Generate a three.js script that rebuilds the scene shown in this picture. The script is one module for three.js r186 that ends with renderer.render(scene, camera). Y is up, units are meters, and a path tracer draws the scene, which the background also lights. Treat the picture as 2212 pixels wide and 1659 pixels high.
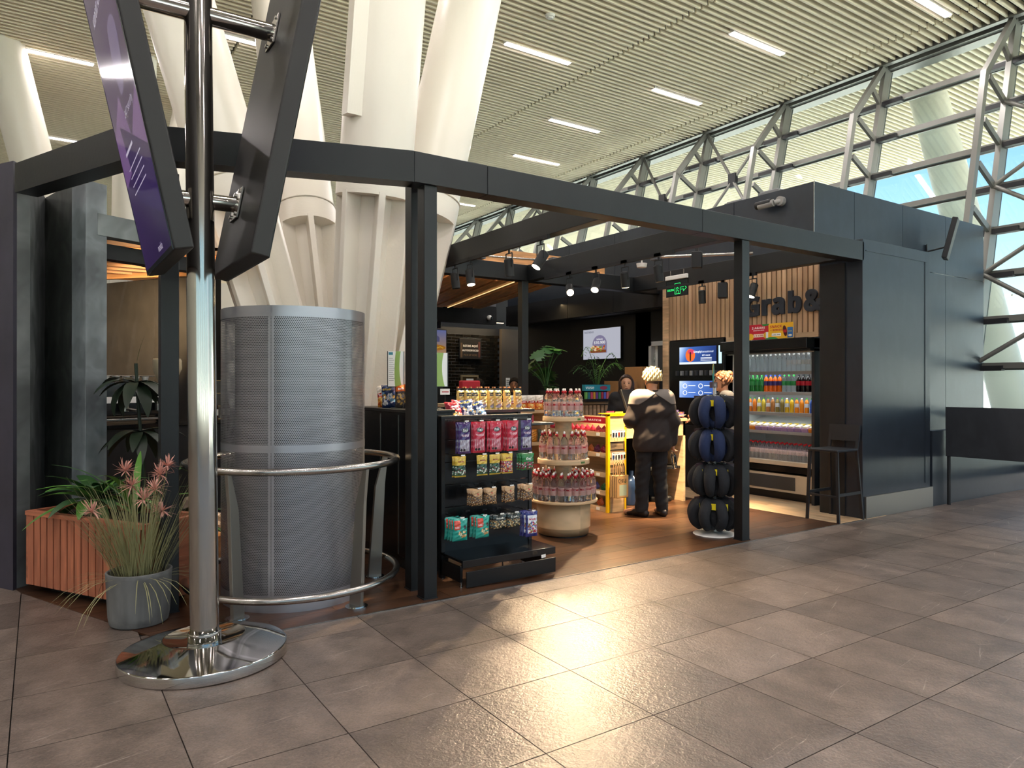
import * as THREE from 'three';
import { mergeGeometries } from 'three/addons/utils/BufferGeometryUtils.js';
import { RoundedBoxGeometry } from 'three/addons/geometries/RoundedBoxGeometry.js';
import { TextGeometry } from 'three/addons/geometries/TextGeometry.js';
import { FontLoader } from 'three/addons/loaders/FontLoader.js';
import { edgeTable, triTable } from 'three/addons/objects/MarchingCubes.js';
import { RectAreaLightUniformsLib } from 'three/addons/lights/RectAreaLightUniformsLib.js';
RectAreaLightUniformsLib.init();

// ---------------------------------------------------------------- camera
const scene = new THREE.Scene();
const YAW = 33.75 * Math.PI / 180;
const camera = new THREE.PerspectiveCamera(2 * Math.atan(829.5 / 1532) * 180 / Math.PI, 2212 / 1659, 0.05, 400);
camera.position.set(0, 1.484, 0);
camera.lookAt(Math.sin(YAW), 1.484 + 0.0011, -Math.cos(YAW));
scene.add(camera);

// ---------------------------------------------------------------- sky, sun, exposure
const SKY_STRENGTH = 1.25, SUN = 46, EXPOSURE = 1.55;
{
  const stops = [[0, .92, .96, .97], [4, .80, .93, .97], [9, .47, .70, .89], [16, .26, .47, .78], [35, .14, .33, .68], [90, .08, .26, .58]];
  const w = 64, h = 512, d = new Float32Array(w * h * 4);
  for (let j = 0; j < h; j++) {
    const el = Math.max(0, (j + .5) / h * 180 - 90);
    let k = 0; while (k < stops.length - 2 && el > stops[k + 1][0]) k++;
    const a = stops[k], b = stops[k + 1], f = Math.min(1, Math.max(0, (el - a[0]) / (b[0] - a[0])));
    for (let i = 0; i < w; i++) { const o = (j * w + i) * 4; for (let c = 0; c < 3; c++) d[o + c] = (a[c + 1] * (1 - f) + b[c + 1] * f); d[o + 3] = 1; }
  }
  const t = new THREE.DataTexture(d, w, h, THREE.RGBAFormat, THREE.FloatType);
  t.mapping = THREE.EquirectangularReflectionMapping; t.magFilter = THREE.LinearFilter; t.minFilter = THREE.LinearFilter; t.needsUpdate = true;
  scene.background = t; scene.backgroundIntensity = SKY_STRENGTH;
}
const sun = new THREE.DirectionalLight(new THREE.Color(1, .96, .90), SUN);
sun.position.set(-30, 70, -30); sun.target.position.set(20, 0, 0); sun.castShadow = true;
Object.assign(sun.shadow.camera, { left: -90, right: 90, top: 90, bottom: -90, near: 1, far: 260 });
sun.shadow.mapSize.set(2048, 2048);
scene.add(sun, sun.target);

// ---------------------------------------------------------------- helpers
let seed = 20240607;
const rnd = (a = 1, b) => { seed = (seed * 1664525 + 1013904223) >>> 0; const r = seed / 4294967296; return b === undefined ? r * a : a + (b - a) * r; };
const pick = (a) => a[Math.floor(rnd(a.length))];
const V = (x, y, z) => new THREE.Vector3(x, y, z);
const taken = new Map();
const numbered = (n) => { const k = taken.get(n) ?? 0; taken.set(n, k + 1); return k ? n + '_' + String(k).padStart(3, '0') : n; };
function clean(g) {
  let q = g.index ? g.toNonIndexed() : g;
  for (const k of Object.keys(q.attributes)) if (!['position', 'normal', 'uv'].includes(k)) q.deleteAttribute(k);
  if (!q.attributes.normal) q.computeVertexNormals();
  if (!q.attributes.uv) q.setAttribute('uv', new THREE.BufferAttribute(new Float32Array(q.attributes.position.count * 2), 2));
  q.morphAttributes = {}; return q;
}
const join = (a) => Array.isArray(a) ? (a.length === 1 ? a[0] : mergeGeometries(a.map(clean))) : a;
function mesh(name, geo, mat, parent, label) {
  const m = new THREE.Mesh(join(geo), mat); m.name = name; if (label) m.userData.label = label; parent.add(m); return m;
}
function meta(o, label, category, group, kind) { if (label) o.userData.label = label; if (category) o.userData.category = category; if (group) o.userData.group = group; if (kind) o.userData.kind = kind; return o; }
function thing(name, label, category, pos = [0, 0, 0], turn = 0, group) {
  const o = new THREE.Group(); o.name = numbered(name); o.position.set(...pos); o.rotation.y = turn; scene.add(o); return meta(o, label, category, group);
}
function solo(name, geo, mat, label, category, pos = [0, 0, 0], turn = 0, group) {
  const m = mesh(numbered(name), geo, mat, scene); m.position.set(...pos); m.rotation.y = turn; return meta(m, label, category, group);
}
function struct(name, geo, mat, label) { const m = mesh(name, geo, mat, scene); taken.set(name, 1); return meta(m, label, null, null, 'structure'); }
function structG(name, label) { const o = new THREE.Group(); o.name = name; scene.add(o); return meta(o, label, null, null, 'structure'); }
function dup(src, pos, turn, label) { const c = src.clone(); c.name = numbered(src.name.replace(/_\d{3}$/, '')); c.position.set(...pos); if (turn !== undefined) c.rotation.y = turn; c.userData = { ...src.userData }; if (label) c.userData.label = label; scene.add(c); return c; }
// geometries
function uvm(g, s = 1) { // uv in metres by the dominant direction of each face
  const q = clean(g), p = q.attributes.position, u = q.attributes.uv, n = q.attributes.normal;
  for (let i = 0; i < p.count; i++) {
    const ax = Math.abs(n.getX(i)), ay = Math.abs(n.getY(i)), az = Math.abs(n.getZ(i));
    if (ay >= ax && ay >= az) u.setXY(i, p.getX(i) * s, p.getZ(i) * s); else if (ax >= az) u.setXY(i, p.getZ(i) * s, p.getY(i) * s); else u.setXY(i, p.getX(i) * s, p.getY(i) * s);
  }
  return q;
}
const bx = (x0, x1, y0, y1, z0, z1) => new THREE.BoxGeometry(Math.abs(x1 - x0), Math.abs(y1 - y0), Math.abs(z1 - z0)).translate((x0 + x1) / 2, (y0 + y1) / 2, (z0 + z1) / 2);
const rb = (x0, x1, y0, y1, z0, z1, r = .004, s = 1) => new RoundedBoxGeometry(Math.abs(x1 - x0), Math.abs(y1 - y0), Math.abs(z1 - z0), s, r).translate((x0 + x1) / 2, (y0 + y1) / 2, (z0 + z1) / 2);
const cy = (r, y0, y1, x = 0, z = 0, seg = 24, r2) => new THREE.CylinderGeometry(r2 ?? r, r, y1 - y0, seg).translate(x, (y0 + y1) / 2, z);
function rod(a, b, r, seg = 12, r2) {
  const d = V().subVectors(b, a), g = new THREE.CylinderGeometry(r2 ?? r, r, d.length(), seg);
  g.applyQuaternion(new THREE.Quaternion().setFromUnitVectors(V(0, 1, 0), d.clone().normalize())); return g.translate((a.x + b.x) / 2, (a.y + b.y) / 2, (a.z + b.z) / 2);
}
function bar(a, b, w, h, upv = V(0, 1, 0)) { // a box from a to b, w wide across, h along up
  const d = V().subVectors(b, a), L = d.length(), X = d.clone().normalize(), Z = V().crossVectors(X, upv).normalize(), Y = V().crossVectors(Z, X);
  const g = new THREE.BoxGeometry(L, h, w); g.applyMatrix4(new THREE.Matrix4().makeBasis(X, Y, Z)); return g.translate((a.x + b.x) / 2, (a.y + b.y) / 2, (a.z + b.z) / 2);
}
const tube = (pts, r, n = 24, seg = 8, closed = false) => new THREE.TubeGeometry(new THREE.CatmullRomCurve3(pts, closed), n, r, seg, closed);
const lathe = (pts, seg = 24) => new THREE.LatheGeometry(pts.map(([r, y]) => new THREE.Vector2(r, y)), seg);
function prism(pts, y0, y1) { // footprint [x, z] extruded upward
  const s = new THREE.Shape(pts.map(([x, z]) => new THREE.Vector2(x, -z)));
  return new THREE.ExtrudeGeometry(s, { depth: y1 - y0, bevelEnabled: false }).rotateX(-Math.PI / 2).translate(0, y0, 0);
}
const plane = (w, h) => new THREE.PlaneGeometry(w, h);
// textures
function hash(x, y, s) { let h = (x * 374761393 + y * 668265263 + s * 982451653) | 0; h = Math.imul(h ^ (h >>> 13), 1274126177); return ((h ^ (h >>> 16)) >>> 0) / 4294967296; }
function noise(x, y, s, per, perY = per) {
  const xi = Math.floor(x), yi = Math.floor(y), fx = x - xi, fy = y - yi, u = fx * fx * (3 - 2 * fx), v = fy * fy * (3 - 2 * fy), m = (k) => ((k % per) + per) % per, w = (k) => ((k % perY) + perY) % perY;
  const a = hash(m(xi), w(yi), s), b = hash(m(xi + 1), w(yi), s), c = hash(m(xi), w(yi + 1), s), d = hash(m(xi + 1), w(yi + 1), s);
  return a + (b - a) * u + (c - a) * v + (a - b - c + d) * u * v;
}
function fbm(x, y, s, per, oct = 4, perY = per) { let a = 0, w = .5, t = 0; for (let o = 0; o < oct; o++) { a += w * noise(x, y, s + o * 17, per, perY); t += w; x *= 2; y *= 2; per *= 2; perY *= 2; w *= .5; } return a / t; }
function dataTex(w, h, fn, srgb = true, rep) {
  const d = new Uint8Array(w * h * 4);
  for (let j = 0; j < h; j++) for (let i = 0; i < w; i++) { const c = fn(i / w, j / h, i, j), o = (j * w + i) * 4; for (let k = 0; k < 4; k++) d[o + k] = k === 3 ? 255 : Math.max(0, Math.min(255, c[k])); }
  const t = new THREE.DataTexture(d, w, h); if (srgb) t.colorSpace = THREE.SRGBColorSpace;
  t.wrapS = t.wrapT = THREE.RepeatWrapping; t.magFilter = THREE.LinearFilter; t.minFilter = THREE.LinearMipmapLinearFilter; t.generateMipmaps = true; if (rep) t.repeat.set(rep, rep); t.needsUpdate = true; return t;
}
function canvasTex(w, h, draw) {
  const c = document.createElement('canvas'); c.width = w; c.height = h; const x = c.getContext('2d'); draw(x, w, h);
  const t = new THREE.CanvasTexture(c); t.colorSpace = THREE.SRGBColorSpace; t.anisotropy = 8; return t;
}
const std = (color, roughness = .6, metalness = 0, extra = {}) => new THREE.MeshStandardMaterial({ color, roughness, metalness, ...extra });
const phys = (color, roughness, extra) => new THREE.MeshPhysicalMaterial({ color, roughness, ...extra });
const glow = (color, k = 1) => new THREE.MeshStandardMaterial({ color: 0x000000, roughness: .6, emissive: color, emissiveIntensity: k });
const font = await new FontLoader().loadAsync('fonts/droid/droid_sans_bold.typeface.json');

// ---------------------------------------------------------------- materials
const woodTex = (r, g, b, s, k = .16) => dataTex(256, 256, (u, v) => { // grain along u
  const n = fbm(u * 4, v * 34, s, 4, 3, 34), m = fbm(u * 3, v * 5, s + 9, 3, 3, 5), f = 1 + k * (n - .5) * 2 + k * .8 * (m - .5) * 2; return [r * f, g * f, b * f];
});
const smear = dataTex(256, 256, (u, v) => { const n = fbm(u * 3, v * 5, 5, 3, 4, 5), m = fbm(u * 12 + 3 * n, v * 4, 8, 12, 3, 4); const f = 235 * (.86 + .22 * (n - .5) + .16 * (m - .5)); return [f, f, f]; });
const smearWide = dataTex(256, 256, (u, v) => { const n = fbm(u * 2, v * 3, 25, 2, 4, 3), m = fbm(u * 9 + 4 * n, v * 5 + 3 * n, 28, 9, 3, 5); const f = 240 * (.78 + .5 * (n - .5) + .42 * (m - .5)); return [f, f, f]; });
const grainRough = dataTex(256, 256, (u, v) => { const n = fbm(u * 40, v * 40, 3, 40, 3); const f = 255 * (.72 + .4 * (n - .5)); return [f, f, f]; }, false);
const speck = dataTex(256, 256, (u, v) => { const f = 255 * (.5 + .9 * (fbm(u * 60, v * 60, 13, 60, 2) - .5)); return [f, f, f]; }, false);
const M = {};
M.black = std(0x15191b, .42, 0, { map: smear, bumpMap: speck, bumpScale: .0003 });
M.blackMatte = std(0x1d1f21, .62, 0, { map: smear });
M.blackGloss = std(0x0e1012, .22);
M.panel = std(0x2e3742, .4, 0, { map: smear });  // charcoal paint with the blue of reflected sky mixed into its colour
M.chrome = std(0xcfcdc9, .06, 1);
M.steel = std(0xb4b0aa, .26, 1);
M.kick = std(0x9a968e, .38, .9);
M.perfFrame = std(0x84858a, .36, .75);
M.white = std(0xe9e6df, .5);
M.cream = std(0xe3dccb, .55);
M.column = std(0xe6dfd2, .34, 0, { bumpMap: speck, bumpScale: .001 });
M.facade = std(0x74736d, .42, .25);
M.gasket = std(0x1c1d1f, .6);
M.glass = phys(0xf2fbfa, .02, { transmission: 1, thickness: 0, ior: 1.5 });
M.clear = phys(0xffffff, .05, { transmission: 1, thickness: 0, ior: 1.45, side: THREE.DoubleSide });
M.woodLight = std(0xffffff, .5, 0, { map: woodTex(206, 176, 136, 3) });
M.woodSlat = std(0xffffff, .5, 0, { map: woodTex(203, 170, 134, 5) });
M.woodWarm = std(0xffffff, .48, 0, { map: woodTex(212, 156, 102, 7) });
M.woodRed = std(0xffffff, .55, 0, { map: woodTex(178, 108, 78, 11) });
M.plasticBlack = std(0x0d0e0f, .45);
M.fabricBlack = std(0x232529, .92, 0, { bumpMap: speck, bumpScale: .002 });
M.fabricNavy = std(0x1f2d4f, .92, 0, { bumpMap: speck, bumpScale: .002 });
M.paper = std(0xf2f0ea, .6);
M.yellow = std(0xf2c400, .4);
M.red = std(0xb3122a, .4);
M.soil = std(0x241a15, .95);
M.leafDark = phys(0x2b5525, .5, { side: THREE.DoubleSide });
M.leaf = phys(0x578a35, .45, { side: THREE.DoubleSide });
M.leafDeep = phys(0x1c2b1a, .5, { side: THREE.DoubleSide });
M.card = std(0xa97b4c, .8);
M.skin = std(0xc98f6d, .6);
// ================================================================ SETTING
// ---------------------------------------------------------------- floor: slab, stone tiles, planks
const groutMat = std(0x231f1c, .9);
const floor = struct('floor', bx(-16, 13.2, -.25, -.012, -46, 9.6), groutMat, 'dark taupe stone tile floor of the hall with brown wood planks inside the kiosk');
const tileMats = [];
for (let v = 0; v < 5; v++) {
  const veins = [];
  for (let k = 0; k < 2 + (v % 2); k++) veins.push([rnd(.1, .9), rnd(.1, .9), rnd(-.5, .5), rnd(.25, .55), rnd(2, 5)]);
  const tone = [1, .93, 1.05, .97, 1.02][v];
  const map = dataTex(512, 512, (u, w) => {
    const n = fbm(u * 5, w * 5, 31 + v, 5, 5), f = fbm(u * 90, w * 90, 61 + v, 90, 2);
    let a = tone * (.86 + .34 * (n - .5) + .24 * (f - .5)), vein = 0;
    for (const [cx, cz, sl, len, fr] of veins) {
      const dx = u - cx; if (Math.abs(dx) > len) continue;
      const zz = cz + sl * dx + .05 * (fbm(u * fr, cx * 9, 71 + v, 64, 3) - .5), dd = Math.abs(w - zz), fade = 1 - Math.abs(dx) / len;
      vein = Math.max(vein, Math.max(0, 1 - dd / (.0045 * (.4 + fade))) * fade * fbm(u * 14, cz * 5, 3, 64, 2) * 1.3);
    }
    return [128 * a + 84 * vein, 113 * a + 84 * vein, 102 * a + 80 * vein];
  });
  const bump = dataTex(512, 512, (u, w) => { const n = fbm(u * 28, w * 28, 91 + v, 28, 4), m = fbm(u * 90, w * 90, 19 + v, 90, 2), q = 255 * (.5 + .75 * (n - .5) + .4 * (m - .5)); return [q, q, q]; }, false);
  tileMats.push(std(0xffffff, .37, 0, { map, bumpMap: bump, bumpScale: .003 }));
}
const TX = 1.1, TZ = -2.898, TS = .6;
const tileGeos = [0, 1].map((r) => { const g = new THREE.BoxGeometry(TS - .005, .012, TS - .005).translate(0, -.006, 0); if (r) g.rotateY(Math.PI); return g; });
{
  const fx = Math.sin(YAW), fz = -Math.cos(YAW), rx = Math.cos(YAW), rz = Math.sin(YAW), rest = [], near = [];
  for (let a = -28; a < 21; a++) for (let b = -40; b < 20; b++) {
    const x = TX + (a + .5) * TS, z = TZ + (b + .5) * TS;
    if (z < -4.5 && x > -.15 + Math.max(0, z + 6.25) / 2.27 + .34 && x < 7.6) continue;           // the kiosk's own floor lies here
    if (x > 11.9 || z < -26 && x > -.4) continue;
    if (z < -5.2 && x >= 7.6) continue;
    const depth = x * fx + z * fz, side = x * rx + z * rz;
    (depth > 1.6 && Math.abs(side) < depth * .80 + .8 && z > -9 ? near : rest).push([x, z, depth]);
  }
  near.sort((p, q) => p[2] - q[2]);
  near.forEach(([x, z], i) => { if (i < 300) { const t = mesh('floor_tile', tileGeos[i % 3 ? 0 : 1], tileMats[Math.floor(rnd(5))], floor); t.position.set(x, 0, z); } else rest.push([x, z]); });
  const gs = rest.map(([x, z]) => tileGeos[rnd() < .5 ? 0 : 1].clone().translate(x, 0, z));
  if (gs.length) meta(mesh('floor_tiles_far', gs, tileMats[0], floor), 'stone tiles of the hall floor further off', null, null, 'stuff');
}
const plankMats = [[74, 49, 32], [66, 43, 28], [82, 55, 36], [70, 47, 32]].map(([r, g, b], i) => std(0xffffff, .34, 0, { map: woodTex(r, g, b, 41 + i, .22), bumpMap: speck, bumpScale: .0006 }));
{
  const leftEdge = (z) => z > -6.25 ? -.15 + (z + 6.25) / 2.27 : -.15;
  for (let r = 0; r < 22; r++) {
    const z1 = -4.33 - r * .2, z0 = z1 - .2, xa1 = leftEdge(z1), xa0 = leftEdge(z0), end = 7.1; let x = -1.2 + (r * .43) % 1.2;
    for (; x < end; x += 1.2) {
      const s = Math.max(x, Math.min(xa0, xa1)), e = Math.min(x + 1.2, end); if (e - s < .06) continue;
      const l0 = Math.max(s, xa0), l1 = Math.max(s, xa1);
      const g = Math.abs(l0 - l1) > .002 ? prism([[l0, z0 + .001], [l1, z1 - .001], [e - .003, z1 - .001], [e - .003, z0 + .001]], -.008, .004) : bx(s, e - .003, -.008, .004, z0 + .001, z1 - .001);
      mesh('floor_plank', uvm(g.translate(0, 0, 0), .8), plankMats[Math.floor(rnd(4))], floor);
    }
  }
  const lp = [std(0xffffff, .4, 0, { map: woodTex(196, 168, 132, 51, .14) }), std(0xffffff, .4, 0, { map: woodTex(186, 156, 120, 52, .14) })];
  for (let c = 0; c < 5; c++) for (let k = 0; k < 3; k++) {
    const x0 = 7.1 + c * .18, z1 = -4.33 - Math.max(0, k * 1.2 - .5 * (c % 2)), z0 = -4.33 - Math.min(3.4, (k + 1) * 1.2 - .5 * (c % 2));
    const g = uvm(bx(x0 + .001, x0 + .179, -.008, .005, z0 + .001, z1 - .001), .8); const u = g.attributes.uv; for (let i = 0; i < u.count; i++) u.setXY(i, u.getY(i), u.getX(i));
    mesh('floor_plank', g, lp[(c + k) % 2], floor, 'pale oak floor plank');
  }
}
struct('trim_1', bx(.7, 7.6, -.01, .0055, -4.335, -4.325), M.steel, 'thin metal edge strip between stone tiles and kiosk planks');

// ---------------------------------------------------------------- ceiling with hanging baffles
const HC = 7.7;
const ceilMat = std(0x6b665b, .9), slatMat = std(0xf4e8cc, .6);
const ceiling = struct('ceiling', [bx(-16.4, 20.9, HC + .42, HC + .8, -60, 9.9)], ceilMat, 'high ceiling of cream metal baffle slats running crosswise');
{
  const runs = [[-16, -3.0], [-2.95, 3.0], [3.05, 9.1], [9.15, 12.85], [12.9, 13.72]], parts = [], far = [];
  const gs = runs.map(([a, b]) => bx(a, b, 0, .1, -.016, .016));
  for (let k = 0; k < 420; k++) { const z = -1 - k * .135; runs.forEach((r, i) => { const g = gs[i]; (k > 22 && k < 22 + 70 && i >= 2 && z > -13.5 ? parts : far).push([g, z, i]); }); }
  parts.slice(0, 300).forEach(([g, z, i]) => { const m = mesh('baffle_slat', g, slatMat, ceiling); m.position.set(0, HC + (i % 2 ? .004 : 0), z); });
  const all = parts.slice(300).concat(far).map(([g, z, i]) => g.clone().translate(0, HC + (i % 2 ? .004 : 0), z));
  meta(mesh('baffle_slats_far', all, slatMat, ceiling), 'ceiling baffle slats further off', null, null, 'stuff');
  const soff = []; for (let k = 0; k < 330; k++) soff.push(bx(14.35, 20.8, HC + .02, HC + .12, -1 - k * .135 - .016, -1 - k * .135 + .016));
  for (let k = 1; k < 60; k++) soff.push(bx(14.35, 20.8, HC + .02, HC + .12, -1 + k * .135 - .016, -1 + k * .135 + .016));
  meta(mesh('soffit_slats', soff, slatMat, ceiling), 'cream slats of the roof overhang outside the glass', null, null, 'stuff');
  const runners = []; for (let x = -15; x < 13.6; x += 1.2) runners.push(bx(x, x + .03, HC + .1, HC + .16, -58, 9)); for (let x = 14.6; x < 20.6; x += 1.2) runners.push(bx(x, x + .03, HC + .12, HC + .18, -46, 7));
  meta(mesh('runner_rails', runners, std(0x4b4a46, .7), ceiling), 'dark rails carrying the baffle slats', null, null, 'stuff');
}
const strip = glow(new THREE.Color(1, .93, .95), 9);
function ceilingLight(x, z, L, seen) {
  const t = thing('ceiling_light', 'slim white linear light strip set between the ceiling slats', 'ceiling light', [x, HC - .01, z], 0, 'linear ceiling lights');
  mesh('housing', bx(-L / 2 - .02, L / 2 + .02, .004, .09, -.062, .062), M.white, t); mesh('diffuser', bx(-L / 2, L / 2, -.012, .004, -.05, .05), strip, t);
  const l = new THREE.RectAreaLight(new THREE.Color(1, .93, .92), 125, L, .1); l.position.set(0, -.02, 0); l.rotation.x = -Math.PI / 2; t.add(l);
}
for (const [x, z, L] of [[7.8, -10.78, 1.46], [10.9, -8.25, 1.44], [11.46, -10.73, 1.42], [10.7, -13.3, 1.48], [11.45, -15.9, 1.5], [12.0, -5.84, 1.46], [.15, -15.94, 1.46], [.2, -21.25, 1.3], [3.1, -13.33, 1.46], [11.9, -21.2, 1.4], [3.4, -8.3, 1.46], [6.4, -5.84, 1.46], [6.2, -.8, 1.46], [1.6, -3.2, 1.46], [-3, -8.3, 1.46], [-4.5, -3.3, 1.46], [-2.4, 2, 1.46], [3.4, 3.2, 1.46], [9.4, -3.2, 1.46], [10.6, 1.2, 1.46], [7.4, 3.6, 1.46], [.6, -.6, 1.46], [-7, -5.8, 1.46], [-7.4, -.6, 1.46], [-6.8, 4.2, 1.46], [.4, 6.2, 1.46], [6.6, 7.2, 1.46], [-10.6, -3.2, 1.46], [-7, -13.4, 1.46], [-3.6, -18.6, 1.46], [6.6, -18.6, 1.46]]) ceilingLight(x, z, L);
for (const [x, z] of [[7.15, -9.55], [-.55, -17.9]]) { const t = thing('smoke_detector', 'small round white smoke detector on the slatted ceiling', 'smoke detector', [x, HC, z], 0, 'ceiling smoke detectors'); mesh('body', [cy(.075, -.04, 0, 0, 0, 20, .085), cy(.02, -.12 + .08, .1)], M.white, t); mesh('sensor', cy(.04, -.065, -.04, 0, 0, 16, .055), M.white, t); }

// ---------------------------------------------------------------- hall shell out of sight
const shellMat = std(0xcfcac0, .8);
struct('wall_left', bx(-16.5, -16, -.2, HC + .6, -46, 9.6), shellMat, 'plain pale wall of the hall');
struct('wall_far', bx(-16, 13, -.2, HC + .6, -46.4, -46), shellMat, 'plain pale wall at the far end of the hall');
struct('wall_back', [bx(-16, 13.9, -.2, .9, 9.6, 9.9), bx(-16, 13.9, 5.2, HC + .6, 9.6, 9.9), ...[-16, -12, -8, -4, 0, 4, 8, 12].map((x) => bx(x, x + .35, .9, 5.2, 9.6, 9.9))], shellMat, 'pale wall with tall windows behind the viewer');
{ const w = struct('window_9', [bx(-16, 13.9, .9, 5.2, 9.74, 9.748)], M.glass, 'row of tall panes in the wall behind the viewer'); }

// ---------------------------------------------------------------- leaning glass facade
const LEAN = .262, FX = (y) => 13.8 - LEAN * (HC - y);   // x of the mullion line at a height
const trussZ = []; for (let k = -5; k <= 11; k++) trussZ.push(-5.275 - k * 2.22);
const lv = []; for (let k = 0; k <= 10; k++) lv.push(HC - .74 * k);
const outN = V(1, LEAN, 0).normalize();                   // across the glass, outwards
{
  const P = (y, d) => V(FX(y) + d, y, 0);
  const proto = { mullion: join([bar(P(0, .06), P(HC, .06), .085, .16, V(1, 0, 0)), bar(P(0, .19), P(HC, .19), .07, .06, V(1, 0, 0))]), gasket: bar(P(0, .235), P(HC, .235), .075, .02, V(1, 0, 0)),
    chordA: bar(P(HC - .02, -.05), V(FX(6.52) - .78, 6.52, 0), .085, .11, V(1, 0, 0)), chordB: bar(V(FX(6.55) - .785, 6.55, 0), V(FX(0) - .62, 0, 0), .085, .11, V(1, 0, 0)) };
  const strut = lv.slice(1, 10).map((y) => { const c = y > 6.6 ? -.52 : -.74; return bar(V(FX(y + .36) + c + .1, y + .28, 0), V(FX(y), y, 0), .05, .1, V(0, 1, 0)); });
  const clip = lv.slice(1, 10).map((y) => join([bx(-.09, .02, -.05, .03, .05, .42).translate(FX(y) + .08, y - .03, 0), bx(-.09, .02, -.05, .03, -.42, -.05).translate(FX(y) + .08, y - .03, 0)]));
  trussZ.forEach((z, i) => {
    const t = thing('facade_truss', 'leaning grey steel truss with kinked inner chord in the glass wall', 'steel truss', [0, 0, z], 0, 'leaning facade trusses');
    mesh('mullion', proto.mullion, M.facade, t); mesh('gasket', proto.gasket, M.gasket, t); mesh('inner_chord', proto.chordA, M.facade, t); mesh('inner_chord', proto.chordB, M.facade, t);
    strut.forEach((g) => mesh('strut', g, M.facade, t)); clip.forEach((g) => mesh('bracket', g, M.gasket, t));
  });
  const tran = join([bx(.05, .2, -.045, .045, -1.11, 1.11)]), rail = bx(.16, .2, -.07, -.045, -1.11, 1.11), H = .74 * Math.sqrt(1 + LEAN * LEAN);
  const pane = new THREE.BoxGeometry(.012, H, 2.22).rotateZ(-Math.atan(LEAN)).translate(.2, 0, 0);
  trussZ.slice(0, -1).forEach((z, i) => {
    const w = structG('window_' + (10 + i), 'leaning glass wall bay with steel transoms and clear panes');
    lv.forEach((y, k) => { const m = mesh('transom', [tran, rail], M.facade, w); m.position.set(FX(y), y, z - 1.11); });
    lv.slice(0, 10).forEach((y) => { const m = mesh('pane', pane, M.glass, w); m.position.set(FX(y - .37), y - .37, z - 1.11); });
  });
  struct('trim_2', [bx(13.62, 13.74, HC - .02, HC + .2, -46, 9.6), bx(13.9, 14.3, HC - .05, HC + .5, -46, 9.6)], M.facade, 'steel edge rail where the slatted ceiling meets the glass wall');
  const dia = (z0, y0, z1, y1) => rod(V(FX(y0) - .02, y0, z0), V(FX(y1) - .02, y1, z1), .036, 10);
  const brace = (z, top, n, cells) => {
    const t = thing('cross_brace', 'dark grey crossed steel rods bracing two facade trusses', 'cross brace', [0, 0, 0], 0, 'facade cross braces');
    for (let c = 0; c < cells; c++) { const a = top - c * n, b = a - n, m = (a + b) / 2; mesh('rod', dia(z, a, z - 2.22, b), M.facade, t); mesh('rod', dia(z, b, z - 2.22, a), M.facade, t); const j = mesh('hub_plate', bx(-.05, .05, -.16, .16, -.1, .1), M.gasket, t); j.position.set(FX(m) - .02, m, z - 1.11); }
  };
  brace(-5.275 - 2 * 2.22, HC, 2.96, 1); brace(-5.275 - 3 * 2.22, HC, 2.96, 1); brace(-5.275 + 2.22, 6.22, 1.48, 3); brace(-5.275 - 6 * 2.22, HC, 2.96, 1);
}
// ---------------------------------------------------------------- outside
solo('airport_apron', [bx(14.4, 190, -.35, -.3, -160, 120), bx(-90, 14.4, -.35, -.3, 10.2, 120)], std(0xbab6ae, .9), 'pale concrete apron outside the glass wall', 'apron');
{
  const c = thing('outdoor_column', 'leaning round white column outside the glass under the overhang', 'column', [0, 0, 0]);
  mesh('shaft', rod(V(16.3, -.295, -5.95), V(15.95, HC + .1, -7.75), .36, 32), M.column, c); mesh('base_plate', cy(.6, -.3, -.2, 16.3, -5.95, 24), M.facade, c);
  const t = thing('terminal_building', 'low pale terminal building across the apron', 'building', [120, -.3, -34]);
  mesh('wall', bx(-10, 10, 0, 7, -60, 60), std(0xc9c7c2, .8), t); mesh('roof', bx(-11, 11, 7, 7.6, -62, 62), std(0xe2e0db, .7), t); for (let k = 0; k < 12; k++) mesh('window_band', bx(-10.1, -10, 2.5, 5, -58 + k * 9.8, -50.5 + k * 9.8), std(0x6d7f8c, .2), t);
  const m = thing('apron_light_mast', 'tall grey apron light mast with two lamp arms', 'light mast', [39.5, -.3, -14.3]);
  mesh('mast', cy(.09, 0, 6, 0, 0, 10, .06), M.facade, m); for (const s of [-1, 1]) { mesh('lamp_arm', rod(V(0, 5.9, 0), V(0, 6.15, s * .9), .04, 8), M.facade, m); mesh('lamp_head', bx(-.12, .12, 6.1, 6.22, s * 1.2 - .3, s * 1.2 + .3), M.facade, m); }
}
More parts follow.
